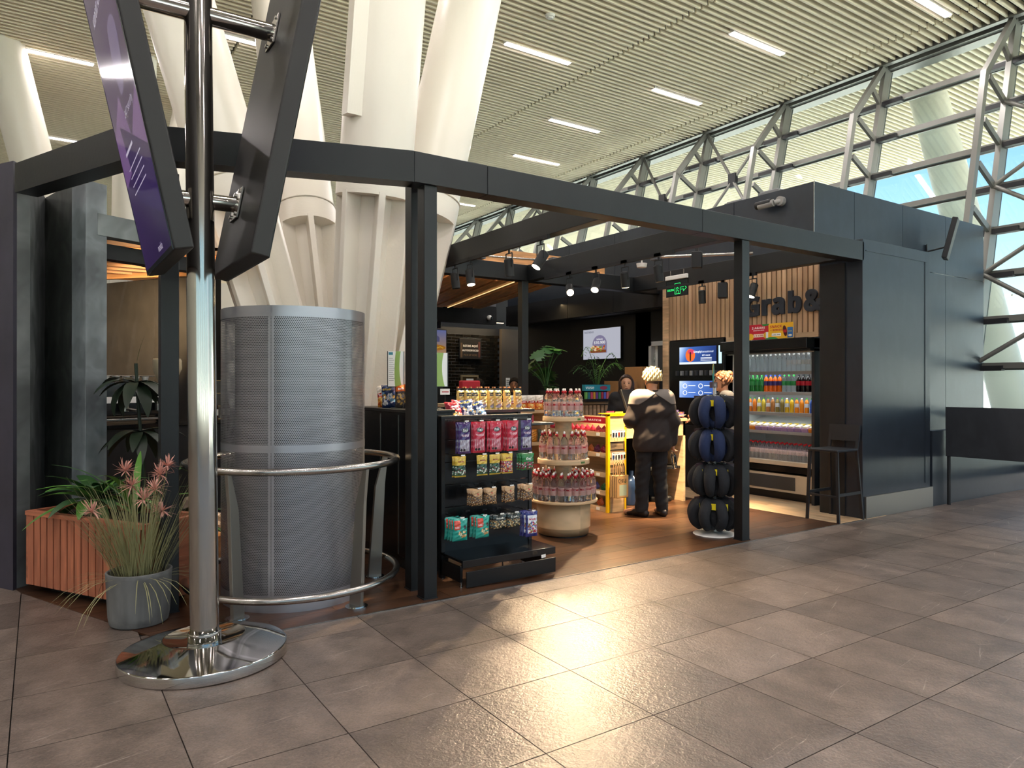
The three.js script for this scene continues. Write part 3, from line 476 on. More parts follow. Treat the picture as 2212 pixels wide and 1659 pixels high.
// ================================================================ SHOP GOODS
function bagGeo(w, h, d, gusset = 0) { // pillow pack standing on y = 0, front towards +z
  const n = 10, m = 18, mk = (s) => { const g = new THREE.PlaneGeometry(w, h, n, m), p = g.attributes.position;
    for (let i = 0; i < p.count; i++) { const a = p.getX(i) / w * 2, b = p.getY(i) / h * 2, e = Math.pow(Math.max(0, 1 - Math.pow(Math.abs(a), 3)), .6) * Math.pow(Math.max(0, 1 - Math.pow(Math.abs(b * (b < 0 ? 1 - gusset : 1)), 4)), .7); const cr = (.09 * Math.sin(a * 9 + b * 5) + .08 * Math.sin(a * 5 - b * 17 + 1) + .05 * Math.sin(b * 31 + a * 13)) * d * e; p.setZ(i, s * (d / 2 * e + cr)); p.setX(i, p.getX(i) * (1 - .06 * (1 - b * b) * (1 - gusset))); }
    if (s < 0) { const ix = g.index.array; for (let i = 0; i < ix.length; i += 3) [ix[i], ix[i + 1]] = [ix[i + 1], ix[i]]; } g.computeVertexNormals(); return g.translate(0, h / 2, 0); };
  return join([mk(1), mk(-1)]);
}
const foil = (map, rough = .2) => phys(0xffffff, rough, { map, clearcoat: .8, clearcoatRoughness: .1 });
const print = (w, h, draw) => canvasTex(w, h, draw);
const speckle = (x, x0, y0, w, h, cols, n, r) => { for (let k = 0; k < n; k++) { x.fillStyle = pick(cols); x.beginPath(); x.ellipse(x0 + rnd(w), y0 + rnd(h), r * rnd(.6, 1.3), r * rnd(.5, 1), rnd(3), 0, 7); x.fill(); } };
const label2 = (x, t, cx, y, size, col, w = 'bold ') => { x.fillStyle = col; x.font = w + size + 'px sans-serif'; x.textAlign = 'center'; x.fillText(t, cx, y); };
const bars = (x, cx, y, w, col) => { x.fillStyle = col; for (let k = 0; k < 6; k++) x.fillRect(cx - w / 2 + k * w / 6, y - (k % 2 ? 8 : 11), w / 9, k % 2 ? 8 : 11); };
const tubos = (bg, bg2) => foil(print(96, 200, (x, w, h) => { x.fillStyle = bg; x.fillRect(0, 0, w, h); x.fillStyle = '#111'; x.beginPath(); x.ellipse(48, 52, 26, 15, 0, 0, 7); x.fill(); label2(x, 'fini', 48, 60, 24, '#fff'); label2(x, 'TUBOS', 48, 92, 20, '#f4d9e0'); x.fillStyle = bg2; x.fillRect(8, 112, w - 16, 74); x.fillStyle = 'rgba(255,255,255,.55)'; for (let k = 0; k < 6; k++) x.fillRect(14 + k * 12, 114, 5, 70); x.fillStyle = '#111'; for (const c of [22, 42]) { x.beginPath(); x.arc(c, 176, 8, 0, 7); x.fill(); } }));
const B = {
  purple: tubos('#3b1d63', '#8d8398'), red: tubos('#c3203c', '#b8485c'),
  yellowGreen: foil(print(96, 140, (x, w, h) => { x.fillStyle = '#d9b53c'; x.fillRect(0, 0, w, h); bars(x, 48, 40, 50, '#7a1420'); x.fillStyle = '#28533a'; x.fillRect(0, 60, w, 70); speckle(x, 0, 64, w, 60, ['#cfd8c8', '#3c6b4d', '#8a2f3a', '#1d3326'], 60, 6); })),
  yellowRed: foil(print(96, 140, (x, w, h) => { x.fillStyle = '#e0bb45'; x.fillRect(0, 0, w, h); bars(x, 48, 36, 50, '#8c1a2a'); x.fillStyle = '#9b2233'; x.fillRect(0, 52, w, 78); speckle(x, 0, 56, w, 70, ['#e9d9c4', '#d1586a', '#6fa3a0', '#efc65a'], 70, 6); })),
  green: foil(print(96, 110, (x, w, h) => { x.fillStyle = '#1d7a36'; x.fillRect(0, 0, w, h); label2(x, 'fini', 48, 44, 26, '#fff'); speckle(x, 0, 58, w, 46, ['#7b1830', '#f0d9dd', '#5a1224', '#b23a52'], 60, 6); })),
  nuts: foil(print(96, 120, (x, w, h) => { x.fillStyle = '#5a3d26'; x.fillRect(0, 0, w, h); speckle(x, 0, 0, w, h, ['#b58a55', '#7b5432', '#d2ac78', '#3d2817'], 170, 5); x.fillStyle = '#c79f72'; x.beginPath(); x.ellipse(48, 8, 52, 46, 0, 0, 7); x.fill(); x.fillStyle = '#b5402c'; x.beginPath(); x.arc(48, 34, 7, 0, 7); x.fill(); x.fillStyle = '#4c6a34'; x.fillRect(44, 18, 8, 9); })),
  teal: foil(print(96, 120, (x, w, h) => { x.fillStyle = '#1fa595'; x.fillRect(0, 0, w, h); x.fillStyle = '#e4523c'; x.fillRect(6, 8, 38, 50); label2(x, 'Tribu', 25, 50, 13, '#fff'); speckle(x, 30, 70, 55, 34, ['#e2c48f', '#b98a4d', '#f2dfbb'], 16, 7); x.fillStyle = '#111'; x.beginPath(); x.arc(76, 46, 9, 0, 7); x.fill(); })),
  seeds: foil(print(120, 96, (x, w, h) => { x.fillStyle = '#15201a'; x.fillRect(0, 0, w, h); speckle(x, 0, 40, w, 50, ['#a9854e', '#3e5134', '#d8c79a', '#6b4a2a'], 120, 5); bars(x, 60, 30, 70, '#e4e2d6'); })),
  blue: foil(print(96, 150, (x, w, h) => { x.fillStyle = '#202a7a'; x.fillRect(0, 0, w, h); x.fillStyle = '#e6e8ef'; x.fillRect(10, 22, w - 20, 106); bars(x, 48, 50, 56, '#b5223a'); speckle(x, 14, 62, w - 28, 60, ['#b5223a', '#7f9b4a', '#4b57a8', '#efefef', '#8c3a2c'], 60, 7); })),
  gold: foil(print(96, 200, (x, w, h) => { x.fillStyle = '#d9b968'; x.fillRect(0, 0, w, h); x.fillStyle = '#1a1512'; x.fillRect(14, 30, 68, 34); bars(x, 48, 54, 50, '#e9cf88'); speckle(x, 18, 100, 60, 46, ['#c9452e', '#e6d3b4', '#b98a4d'], 14, 9); x.fillStyle = '#8f8a99'; x.beginPath(); x.ellipse(50, 165, 34, 20, -.3, 0, 7); x.fill(); }), .3),
  chipBlack: foil(print(96, 120, (x, w, h) => { x.fillStyle = '#3c3838'; x.fillRect(0, 0, w, h); x.fillStyle = '#e06a26'; x.fillRect(0, 0, w, 34); speckle(x, 8, 50, 80, 50, ['#c9a25a', '#e6c67c', '#7b7474'], 30, 9); bars(x, 48, 26, 56, '#fff'); })),
  chipBlue: foil(print(96, 120, (x, w, h) => { x.fillStyle = '#22396b'; x.fillRect(0, 0, w, h); speckle(x, 8, 40, 80, 60, ['#c9a25a', '#e6e6ea', '#6fa0c9'], 26, 9); bars(x, 48, 30, 56, '#e9c94c'); })),
  chipRed: foil(print(96, 120, (x, w, h) => { x.fillStyle = '#8d1f2b'; x.fillRect(0, 0, w, h); x.fillStyle = '#d9d2d2'; x.fillRect(0, 70, w, 50); label2(x, 'DO', 48, 54, 34, '#fff'); speckle(x, 8, 74, 80, 40, ['#7b2b2b', '#c98a4d'], 30, 8); })),
  chipOrange: foil(print(96, 120, (x, w, h) => { x.fillStyle = '#e8e0d2'; x.fillRect(0, 0, w, h); x.fillStyle = '#d9662a'; x.fillRect(0, 58, w, 62); x.fillStyle = '#b5242c'; x.fillRect(10, 44, 76, 18); bars(x, 48, 58, 50, '#fff'); speckle(x, 8, 74, 80, 40, ['#f0a03c', '#f6d27a'], 24, 9); })),
};
// ---------------------------------------------------------------- black gondola rack with hanging packs
{
  const t = thing('snack_rack', 'black metal gondola rack with hooks beside the black posts', 'display rack', [2.56, 0, -4.82]);
  const W = .845;
  for (let k = 0; k < 6; k++) mesh('back_panel', rb(.03, W - .03, .2 + k * .172, .368 + k * .172, 0, .012, .002), M.blackGloss, t);
  for (const x of [0, W - .03]) { mesh('upright', bx(x, x + .03, .0, 1.235, -.03, .02), M.plasticBlack, t); mesh('slot_strip', Array.from({ length: 26 }, (_, i) => bx(x + .009, x + .021, .12 + i * .042, .145 + i * .042, .0195, .0205)), M.gasket, t); }
  mesh('top_cap', rb(-.005, W + .005, 1.225, 1.245, -.03, .025, .003), M.plasticBlack, t); mesh('base_shelf', [rb(0, W, .185, .205, .0, .335, .003), rb(0, W, .15, .205, .325, .345, .003)], M.blackGloss, t);
  mesh('base_bracket', bx(0, .02, .04, .15, 0, .31), M.plasticBlack, t); mesh('base_bracket', bx(W - .1, W - .08, .04, .15, 0, .31), M.plasticBlack, t); for (const [x, z] of [[.012, .3], [W - .09, .3], [.4, .26], [.012, .01], [W - .09, .01]]) mesh('foot', [cy(.006, 0, .16, x, z, 8), cy(.014, 0, .008, x, z, 12)], M.steel, t);
  const kp = mesh('kick_panel', rb(0, W - .06, 0, .115, 0, .012, .002), M.plasticBlack, t, 'loose black kick panel with a white sticker'); kp.position.set(.02, .012, .355); kp.rotation.set(.05, -.04, .018);
  const st = mesh('sticker', bx(.66, .7, .06, .085, .012, .0125), M.paper, kp); st.rotation.z = .1;
  const hang = (mat, w, h, d, list, names, yTop, tilt = 0) => list.forEach(([x, n, nm], i) => {
    const hk = mesh('hook', [rod(V(x - 2.56, yTop, .012), V(x - 2.56, yTop, .255), .0032, 6), rod(V(x - 2.56, yTop, .255), V(x - 2.56, yTop + .022, .262), .0032, 6), bx(x - 2.58, x - 2.54, yTop - .008, yTop + .008, .01, .016)], M.plasticBlack, t); mesh('price_tag', bx(x - 2.572, x - 2.538, yTop + .002, yTop + .012, .262, .264), M.paper, hk);
    for (let k = 0; k < n; k++) { const b = solo('hanging_pack', gg(w, h, d), mat[i] ?? mat[0], names[i] ?? names[0], 'snack pack', [x + rnd(-.004, .004) - k * .004, yTop - h - .002, -4.82 + .235 - k * (d * .72 + .01)], rnd(-.08, .08), 'packs on rack hooks: ' + (nm ?? '')); b.rotation.x = tilt + rnd(-.02, .02); }
  });
  const cache = {}; function gg(w, h, d) { return cache[w + '_' + h + '_' + d] ??= bagGeo(w, h, d); }
  const P = 'purple candy tube pack hanging in the rack top row', R = 'red candy tube pack hanging in the rack top row';
  hang([B.purple, B.red, B.red, B.red, B.purple], .112, .235, .03, [[2.637, 2, 'purple tubes'], [2.766, 2, 'red tubes'], [2.911, 2, 'red tubes'], [3.07, 3, 'red tubes'], [3.2, 1, 'purple tubes']], [P, R, R, R, P], 1.208);
  const Y = 'yellow and green gummy pack hanging in the rack second row';
  hang([B.yellowGreen, B.yellowGreen, B.yellowGreen, B.yellowRed], .098, .155, .03, [[2.605, 2, 'yellow green'], [2.791, 1, 'yellow green'], [2.907, 1, 'yellow green'], [3.026, 2, 'yellow red']], [Y, Y, Y, 'yellow pack with red gummies hanging in the rack second row'], .955); hang([B.green], .125, .13, .03, [[3.215, 3, 'green']], ['bright green gummy pack hanging at the rack second row end'], .945);
  hang([B.nuts], .098, .125, .03, [[2.75, 3, 'nuts'], [2.874, 2, 'nuts'], [3.039, 2, 'nuts'], [3.215, 3, 'nuts']], ['clear nut pack with kraft header hanging in the rack third row'], .70);
  const T = 'teal nut pouch with red label hanging in the rack bottom row';
  hang([B.teal], .125, .165, .035, [[2.60, 4, 'teal'], [2.795, 3, 'teal']], [T], .495, .05); hang([B.seeds], .13, .11, .03, [[2.95, 2, 'seeds'], [3.085, 2, 'seeds']], ['dark clear pack of seeds hanging in the rack bottom row'], .49); hang([B.blue], .115, .2, .035, [[3.247, 3, 'blue']], ['blue candy bag hanging at the rack bottom row end'], .485);
}
// ---------------------------------------------------------------- black shelf units behind the rack
{
  const t = thing('black_cabinet', 'black shelf cabinet between the perforated drum and snack rack', 'cabinet', [2.42, 0, -6.3]);
  mesh('body', rb(0, .34, .1, 1.26, 0, 1.32, .004), M.blackGloss, t); mesh('plinth', bx(.03, .32, 0, .1, .03, 1.28), M.plasticBlack, t); mesh('top', rb(-.01, .35, 1.26, 1.285, -.01, 1.34, .004), M.blackMatte, t); for (let k = 0; k < 3; k++) mesh('side_seam', bx(-.004, 0, .12, 1.24, .3 + k * .36, .31 + k * .36), M.steel, t);
  const s = thing('gold_pack_shelf', 'black stepped shelf behind the snack rack holding gold packs', 'shelf', [2.78, 0, -5.42]);
  mesh('board', rb(.0, .92, 1.245, 1.27, 0, .25, .003), std(0x3a322c, .5, 0, { map: smear }), s); mesh('back', bx(0, .92, .2, 1.245, 0, .02), M.plasticBlack, s); mesh('lower_board', rb(0, .92, 1.14, 1.16, .02, .54, .003), M.blackGloss, s); for (const x of [.01, .88]) mesh('leg', bx(x, x + .03, 0, 1.25, 0, .04), M.plasticBlack, s);
  const gg = bagGeo(.082, .172, .05, .6), gm = [];
  const proto = thing('gold_snack_pack', 'gold foil snack pack with black clip standing on the stepped shelf', 'snack pack', [3.0, 1.27, -5.28], .1, 'gold packs on the stepped shelf'); mesh('pouch', gg, B.gold, proto); mesh('clip', [bx(-.032, .032, .165, .185, -.006, .006), bx(-.036, -.026, .16, .195, -.008, .008), bx(.026, .036, .16, .195, -.008, .008)], M.plasticBlack, proto); mesh('clip_tip', [bx(-.036, -.022, .185, .197, -.009, .009), bx(.022, .036, .185, .197, -.009, .009)], std(0xc98a55, .5), proto);
  [[3.06, -5.25], [3.115, -5.24], [3.2, -5.24], [3.29, -5.25], [3.34, -5.22], [3.44, -5.23], [3.55, -5.22], [3.49, -5.3], [3.26, -5.32]].forEach(([x, z]) => { const c = dup(proto, [x, 1.27, z], rnd(-.15, .25)); c.rotation.x = -.05; });
  const gift = ['red', 'dark']; [[2.84, 0], [3.3, 1], [3.5, 0]].forEach(([x, k]) => { const b = thing('small_carton', 'small red carton lying on the lower board behind the rack', 'carton', [x, 1.16, -5.08], 0, 'red cartons behind the rack'); mesh('carton', rb(-.09, .09, 0, .06, -.05, .05, .004), std(0xa32030, .5), b); mesh('label', bx(-.06, .06, .015, .045, .05, .0505), M.yellow, b); });
  const chips = (label, mat, x, y, z, ry, rx = 0, h = .2) => { const b = solo('chip_bag', bagGeo(.15, h, .075), mat, label, 'chip bag', [x, y, z], ry); b.rotation.x = rx; };
  chips('crumpled dark chip bag with blue print on the black cabinet', B.chipBlue, 2.5, 1.285, -5.62, -.9, -.1); chips('dark grey chip bag with orange top on the black cabinet', B.chipBlack, 2.56, 1.285, -5.45, -.5, -.15); chips('dark grey chip bag leaning at the cabinet edge', B.chipBlack, 2.54, 1.285, -5.28, -.7, .1); chips('brown chip bag at the cabinet rear', B.chipRed, 2.66, 1.285, -5.72, -.7, 0); chips('beige crumpled snack bag at the cabinet far corner', B.chipOrange, 2.56, 1.285, -5.85, -.9, -.2);
  chips('red chip bag lying beside the sign holder', B.chipRed, 2.82, 1.165, -5.02, .1, -.5); chips('red chip bag with white letters behind the rack top', B.chipRed, 2.9, 1.165, -5.1, .3, -.3); chips('blue chip bag leaning over the rack top', B.chipBlue, 2.95, 1.19, -5.03, -.3, -.6); chips('second blue chip bag leaning over the rack top', B.chipBlue, 3.02, 1.18, -4.98, -.5, -.7); chips('dark chip bag lying low behind the rack top', B.chipBlack, 2.82, 1.17, -4.98, .5, -.9);
  const menu = print(96, 160, (x, w, h) => { x.fillStyle = '#f4f5f1'; x.fillRect(0, 0, w, h); x.fillStyle = '#8fb154'; x.beginPath(); x.moveTo(48, 0); x.lineTo(78, 0); x.quadraticCurveTo(60, 80, 84, 160); x.lineTo(44, 160); x.quadraticCurveTo(34, 80, 48, 0); x.fill(); x.fillStyle = '#2f7f93'; x.fillRect(4, 4, 26, 12); x.fillStyle = '#8a938d'; for (let k = 0; k < 12; k++) x.fillRect(6, 30 + k * 9, 24 + (k * 7) % 12, 2); });
  const holder = (label, x, y, z, w, h, ry) => { const o = thing('sign_holder', label, 'sign', [x, y, z], ry); mesh('frame', [bx(-w / 2 - .006, w / 2 + .006, .18, .186, -.006, .006), bx(-w / 2 - .006, -w / 2, .18, .18 + h, -.006, .006), bx(w / 2, w / 2 + .006, .18, .18 + h, -.006, .006)], M.plasticBlack, o); mesh('stem', cy(.005, 0, .18, 0, 0, 8), M.plasticBlack, o); mesh('foot', rb(-.04, .04, 0, .01, -.03, .03, .002), M.plasticBlack, o); mesh('sheet', plane(w, h).translate(0, .18 + h / 2, .002), std(0xffffff, .3, 0, { map: menu, side: THREE.DoubleSide }), o); };
  holder('green and white menu sign on black stand above the cabinet', 2.5, 1.285, -5.5, .13, .3, -.3); holder('large green and white leaf sign behind the black post', 2.69, 1.285, -5.12, .2, .28, .1);
  const card = thing('price_card', 'small white price card on a stem behind the rack', 'price card', [2.86, 1.27, -5.3]); mesh('card', bx(-.045, .045, .13, .18, -.001, .001), M.paper, card); mesh('stem', cy(.003, 0, .13, 0, 0, 6), M.plasticBlack, card); mesh('print', bx(-.03, .035, .15, .158, .001, .0014), M.red, card);
}
// ---------------------------------------------------------------- three-tier bottle stand
const bottleWater = phys(0xf6fbff, .03, { transmission: 1, thickness: .05, ior: 1.33 });
const labelMat = phys(0xffffff, .4, { map: print(128, 64, (x, w, h) => { x.fillStyle = '#efcfc6'; x.fillRect(0, 0, w, h); x.fillStyle = '#c22a35'; x.fillRect(0, 12, w, 13); x.fillStyle = '#fff'; for (const o of [6, 70]) for (let k = 0; k < 7; k++) x.fillRect(o + k * 7, 15, 4, 7); x.fillStyle = '#d99a94'; for (let k = 0; k < 4; k++) x.fillRect(6, 34 + k * 7, 40, 2), x.fillRect(70, 34 + k * 7, 34, 2); }), transmission: .6, thickness: 0 });
const redCap = std(0xa31525, .35), nozzle = phys(0xf4f1ee, .3, {});
const bottleShape = { body: lathe([[0, 0], [.026, 0], [.032, .005], [.0335, .02], [.0315, .045], [.0335, .06], [.0335, .14], [.0325, .15], [.0335, .165], [.031, .19], [.022, .212], [.0135, .222], [.0135, .232], [0, .232]], 18), label: new THREE.CylinderGeometry(.0342, .0342, .078, 18, 1, true).translate(0, .1, 0), cap: lathe([[0, .226], [.0155, .226], [.0158, .245], [.012, .252], [0, .252]], 14), tip: lathe([[0, .25], [.009, .25], [.0095, .264], [.0075, .272], [0, .274]], 10) };
function waterBottle(label, group, pos) { const t = thing('water_bottle', label, 'water bottle', pos, rnd(6.28), group); mesh('bottle_body', bottleShape.body, bottleWater, t); mesh('bottle_label', bottleShape.label, labelMat, t); mesh('cap', bottleShape.cap, redCap, t); mesh('spout', bottleShape.tip, nozzle, t); return t; }
{
  const c = [4.354, -5.594], t = thing('tiered_stand', 'round three-tier pale wood stand stacked with water bottles', 'display stand', [c[0], 0, c[1]]);
  mesh('drum_base', uvL(lathe([[0, .02], [.25, .02], [.252, .085], [.267, .09], [.267, .335], [0, .335]], 64)), M.woodLight, t); mesh('toe_ring', cy(.235, 0, .02, 0, 0, 48), M.plasticBlack, t);
  mesh('lower_tier', uvL(lathe([[0, .335], [.335, .335], [.338, .34], [.338, .358], [.33, .362], [0, .362]], 64)), M.woodLight, t); mesh('middle_tier', uvL(lathe([[0, .705], [.255, .705], [.258, .71], [.258, .75], [.25, .756], [0, .756]], 64)), M.woodLight, t); mesh('upper_tier', uvL(lathe([[0, 1.125], [.205, 1.125], [.208, 1.13], [.208, 1.168], [.2, 1.173], [0, 1.173]], 64)), M.woodLight, t);
  mesh('column', [uvL(cy(.083, .362, .705, 0, 0, 40)), uvL(cy(.083, .756, 1.125, 0, 0, 40))], M.woodLight, t); for (const [r, y] of [[.259, .73], [.209, 1.148]]) mesh('price_strip', new THREE.CylinderGeometry(r, r, .018, 12, 1, true, .4, .22).translate(0, y, 0).rotateY(-.35), std(0x557a3e, .5), t);
  function uvL(g) { const u = g.attributes.uv; for (let i = 0; i < u.count; i++) { u.setXY(i, u.getX(i) * 1.5, u.getY(i) * .35); } return g; }
  const put = (r, n, y, name, skip = [], off = 0) => { for (let k = 0; k < n; k++) { if (skip.includes(k)) continue; const a = off + k / n * 6.2832; waterBottle('water bottle with red sports cap on the ' + name + ' tier of the round stand', 'water bottles on the ' + name + ' tier', [c[0] + Math.cos(a) * r + rnd(-.004, .004), y, c[1] + Math.sin(a) * r + rnd(-.004, .004)]); } };
  put(.165, 14, 1.173, 'upper'); put(.085, 7, 1.173, 'upper', [], .2); put(.215, 18, .756, 'middle', [2, 16, 9, 11], .1); put(.135, 10, .756, 'middle', [1, 4, 5], .3); put(.293, 25, .362, 'lower', [], .06); put(.215, 18, .362, 'lower', [2], .2); put(.135, 9, .362, 'lower', [3, 6], .1);
}
// ---------------------------------------------------------------- neck pillow stand
{
  const c = [5.588, -4.745], t = thing('pillow_stand', 'white pole stand hung with dark neck pillows beside the black post', 'display stand', [c[0], 0, c[1]], .59);
  mesh('base', lathe([[0, 0], [.205, 0], [.207, .008], [.195, .016], [.03, .022], [0, .022]], 48), M.white, t); mesh('pole', cy(.016, .02, 1.5, .03, 0, 16), M.white, t); for (const y of [.42, .78, 1.14]) mesh('joint', cy(.022, y, y + .05, .03, 0, 16), M.white, t);
  const hd = print(256, 32, (x, w, h) => { x.fillStyle = '#4b3945'; x.fillRect(0, 0, w, h); label2(x, 'cabeau', 118, 24, 26, '#f2eef0'); });
  mesh('header_board', bx(-.27, .17, 1.455, 1.51, -.012, .012), std(0x4b3945, .4), t); mesh('header_print', plane(.44, .055).translate(-.05, 1.4825, .0125), std(0xffffff, .4, 0, { map: hd }), t);
  const ov = new THREE.CylinderGeometry(.055, .055, .006, 32).rotateX(Math.PI / 2).scale(1, 1.6, 1).translate(-.07, 1.595, 0); mesh('oval_topper', ov, std(0x3f9f8f, .5), t, 'teal oval topper with yellow edge'); mesh('topper_edge', new THREE.TorusGeometry(.056, .004, 6, 32, Math.PI).scale(1, 1.6, 1).translate(-.07, 1.595, 0), std(0xcbb04a, .5), t); mesh('topper_clip', rb(-.09, -.05, 1.5, 1.53, -.01, .01, .002), M.clear, t);
  const hooks = []; 
  // one neck pillow: a thick U hanging from its middle
  const pts = []; for (let k = 0; k <= 12; k++) { const a = Math.PI * (.5 - .86) + (Math.PI * 1.72) * k / 12; pts.push(V(Math.cos(a) * .098, Math.sin(a) * .118, .012 * Math.cos(a * 2))); }
  const curve = new THREE.CatmullRomCurve3(pts), ug = new THREE.TubeGeometry(curve, 26, .056, 12, false); { const p = ug.attributes.position, q = V(); for (let i = 0; i < p.count; i++) { const s = Math.floor(i / 13) / 26; const ctr = curve.getPoint(s), f = .62 + .38 * Math.pow(Math.sin(Math.PI * s), .5) ; p.setXYZ(i, ctr.x + (p.getX(i) - ctr.x) * f, ctr.y + (p.getY(i) - ctr.y) * f, (p.getZ(i)) * (f * 1.05)); } ug.computeVertexNormals(); }
  const caps = join([curve.getPoint(0), curve.getPoint(1)].map((p) => new THREE.SphereGeometry(.04, 12, 8).translate(p.x, p.y, p.z))); const ubody = join([ug, caps]);
  const tagMat = std(0xe4cf1a, .5);
  const tiers = [[1.205, 'top', M.fabricNavy, 8, .0], [.875, 'second', M.fabricNavy, 9, .3], [.535, 'third', M.fabricBlack, 9, .1], [.2, 'bottom', M.fabricBlack, 9, .25]];
  for (const [y, nm, mat, n, off] of tiers) for (let k = 0; k < n; k++) {
    const a = off + k / n * 6.283, r = .125, x = c[0] + Math.cos(a) * r, z = c[1] + Math.sin(a) * r;
    const p = thing('neck_pillow', (mat === M.fabricNavy ? 'navy' : 'black') + ' neck pillow hanging on the ' + nm + ' row of the pillow stand', 'neck pillow', [x, y, z], -a + Math.PI / 2 - .9 + rnd(-.25, .25), 'neck pillows on the ' + nm + ' row');
    mesh('cushion', ubody, k % 3 === 2 && mat === M.fabricNavy ? M.fabricBlack : mat, p); mesh('cord', tube([V(0, .12, 0), V(-.03, .17, .0), V(-.09, .18, 0)], .004, 8, 5), M.fabricBlack, p);
    if (k % 2 === 0) mesh('hang_tag', bx(-.027, .027, .06, .125, .066, .068).rotateY(rnd(-.4, .5)), tagMat, p, 'yellow cardboard tag'); else if (k % 3 === 0) mesh('hang_tag', bx(-.022, .022, .07, .13, .064, .066).rotateY(.4), k % 4 ? tagMat : M.paper, p); else mesh('header_card', bx(-.05, .05, .135, .17, -.02, .05), std(0x3a2730, .5), p);
  }
  for (const y of [.34, .7, 1.03, 1.37]) for (let k = 0; k < 4; k++) { const a = k * 1.57 + .4; mesh('hanger', rod(V(.03, y, 0), V(.03 + Math.cos(a) * .12, y + .01, Math.sin(a) * .12), .004, 6), M.white, t); }
}
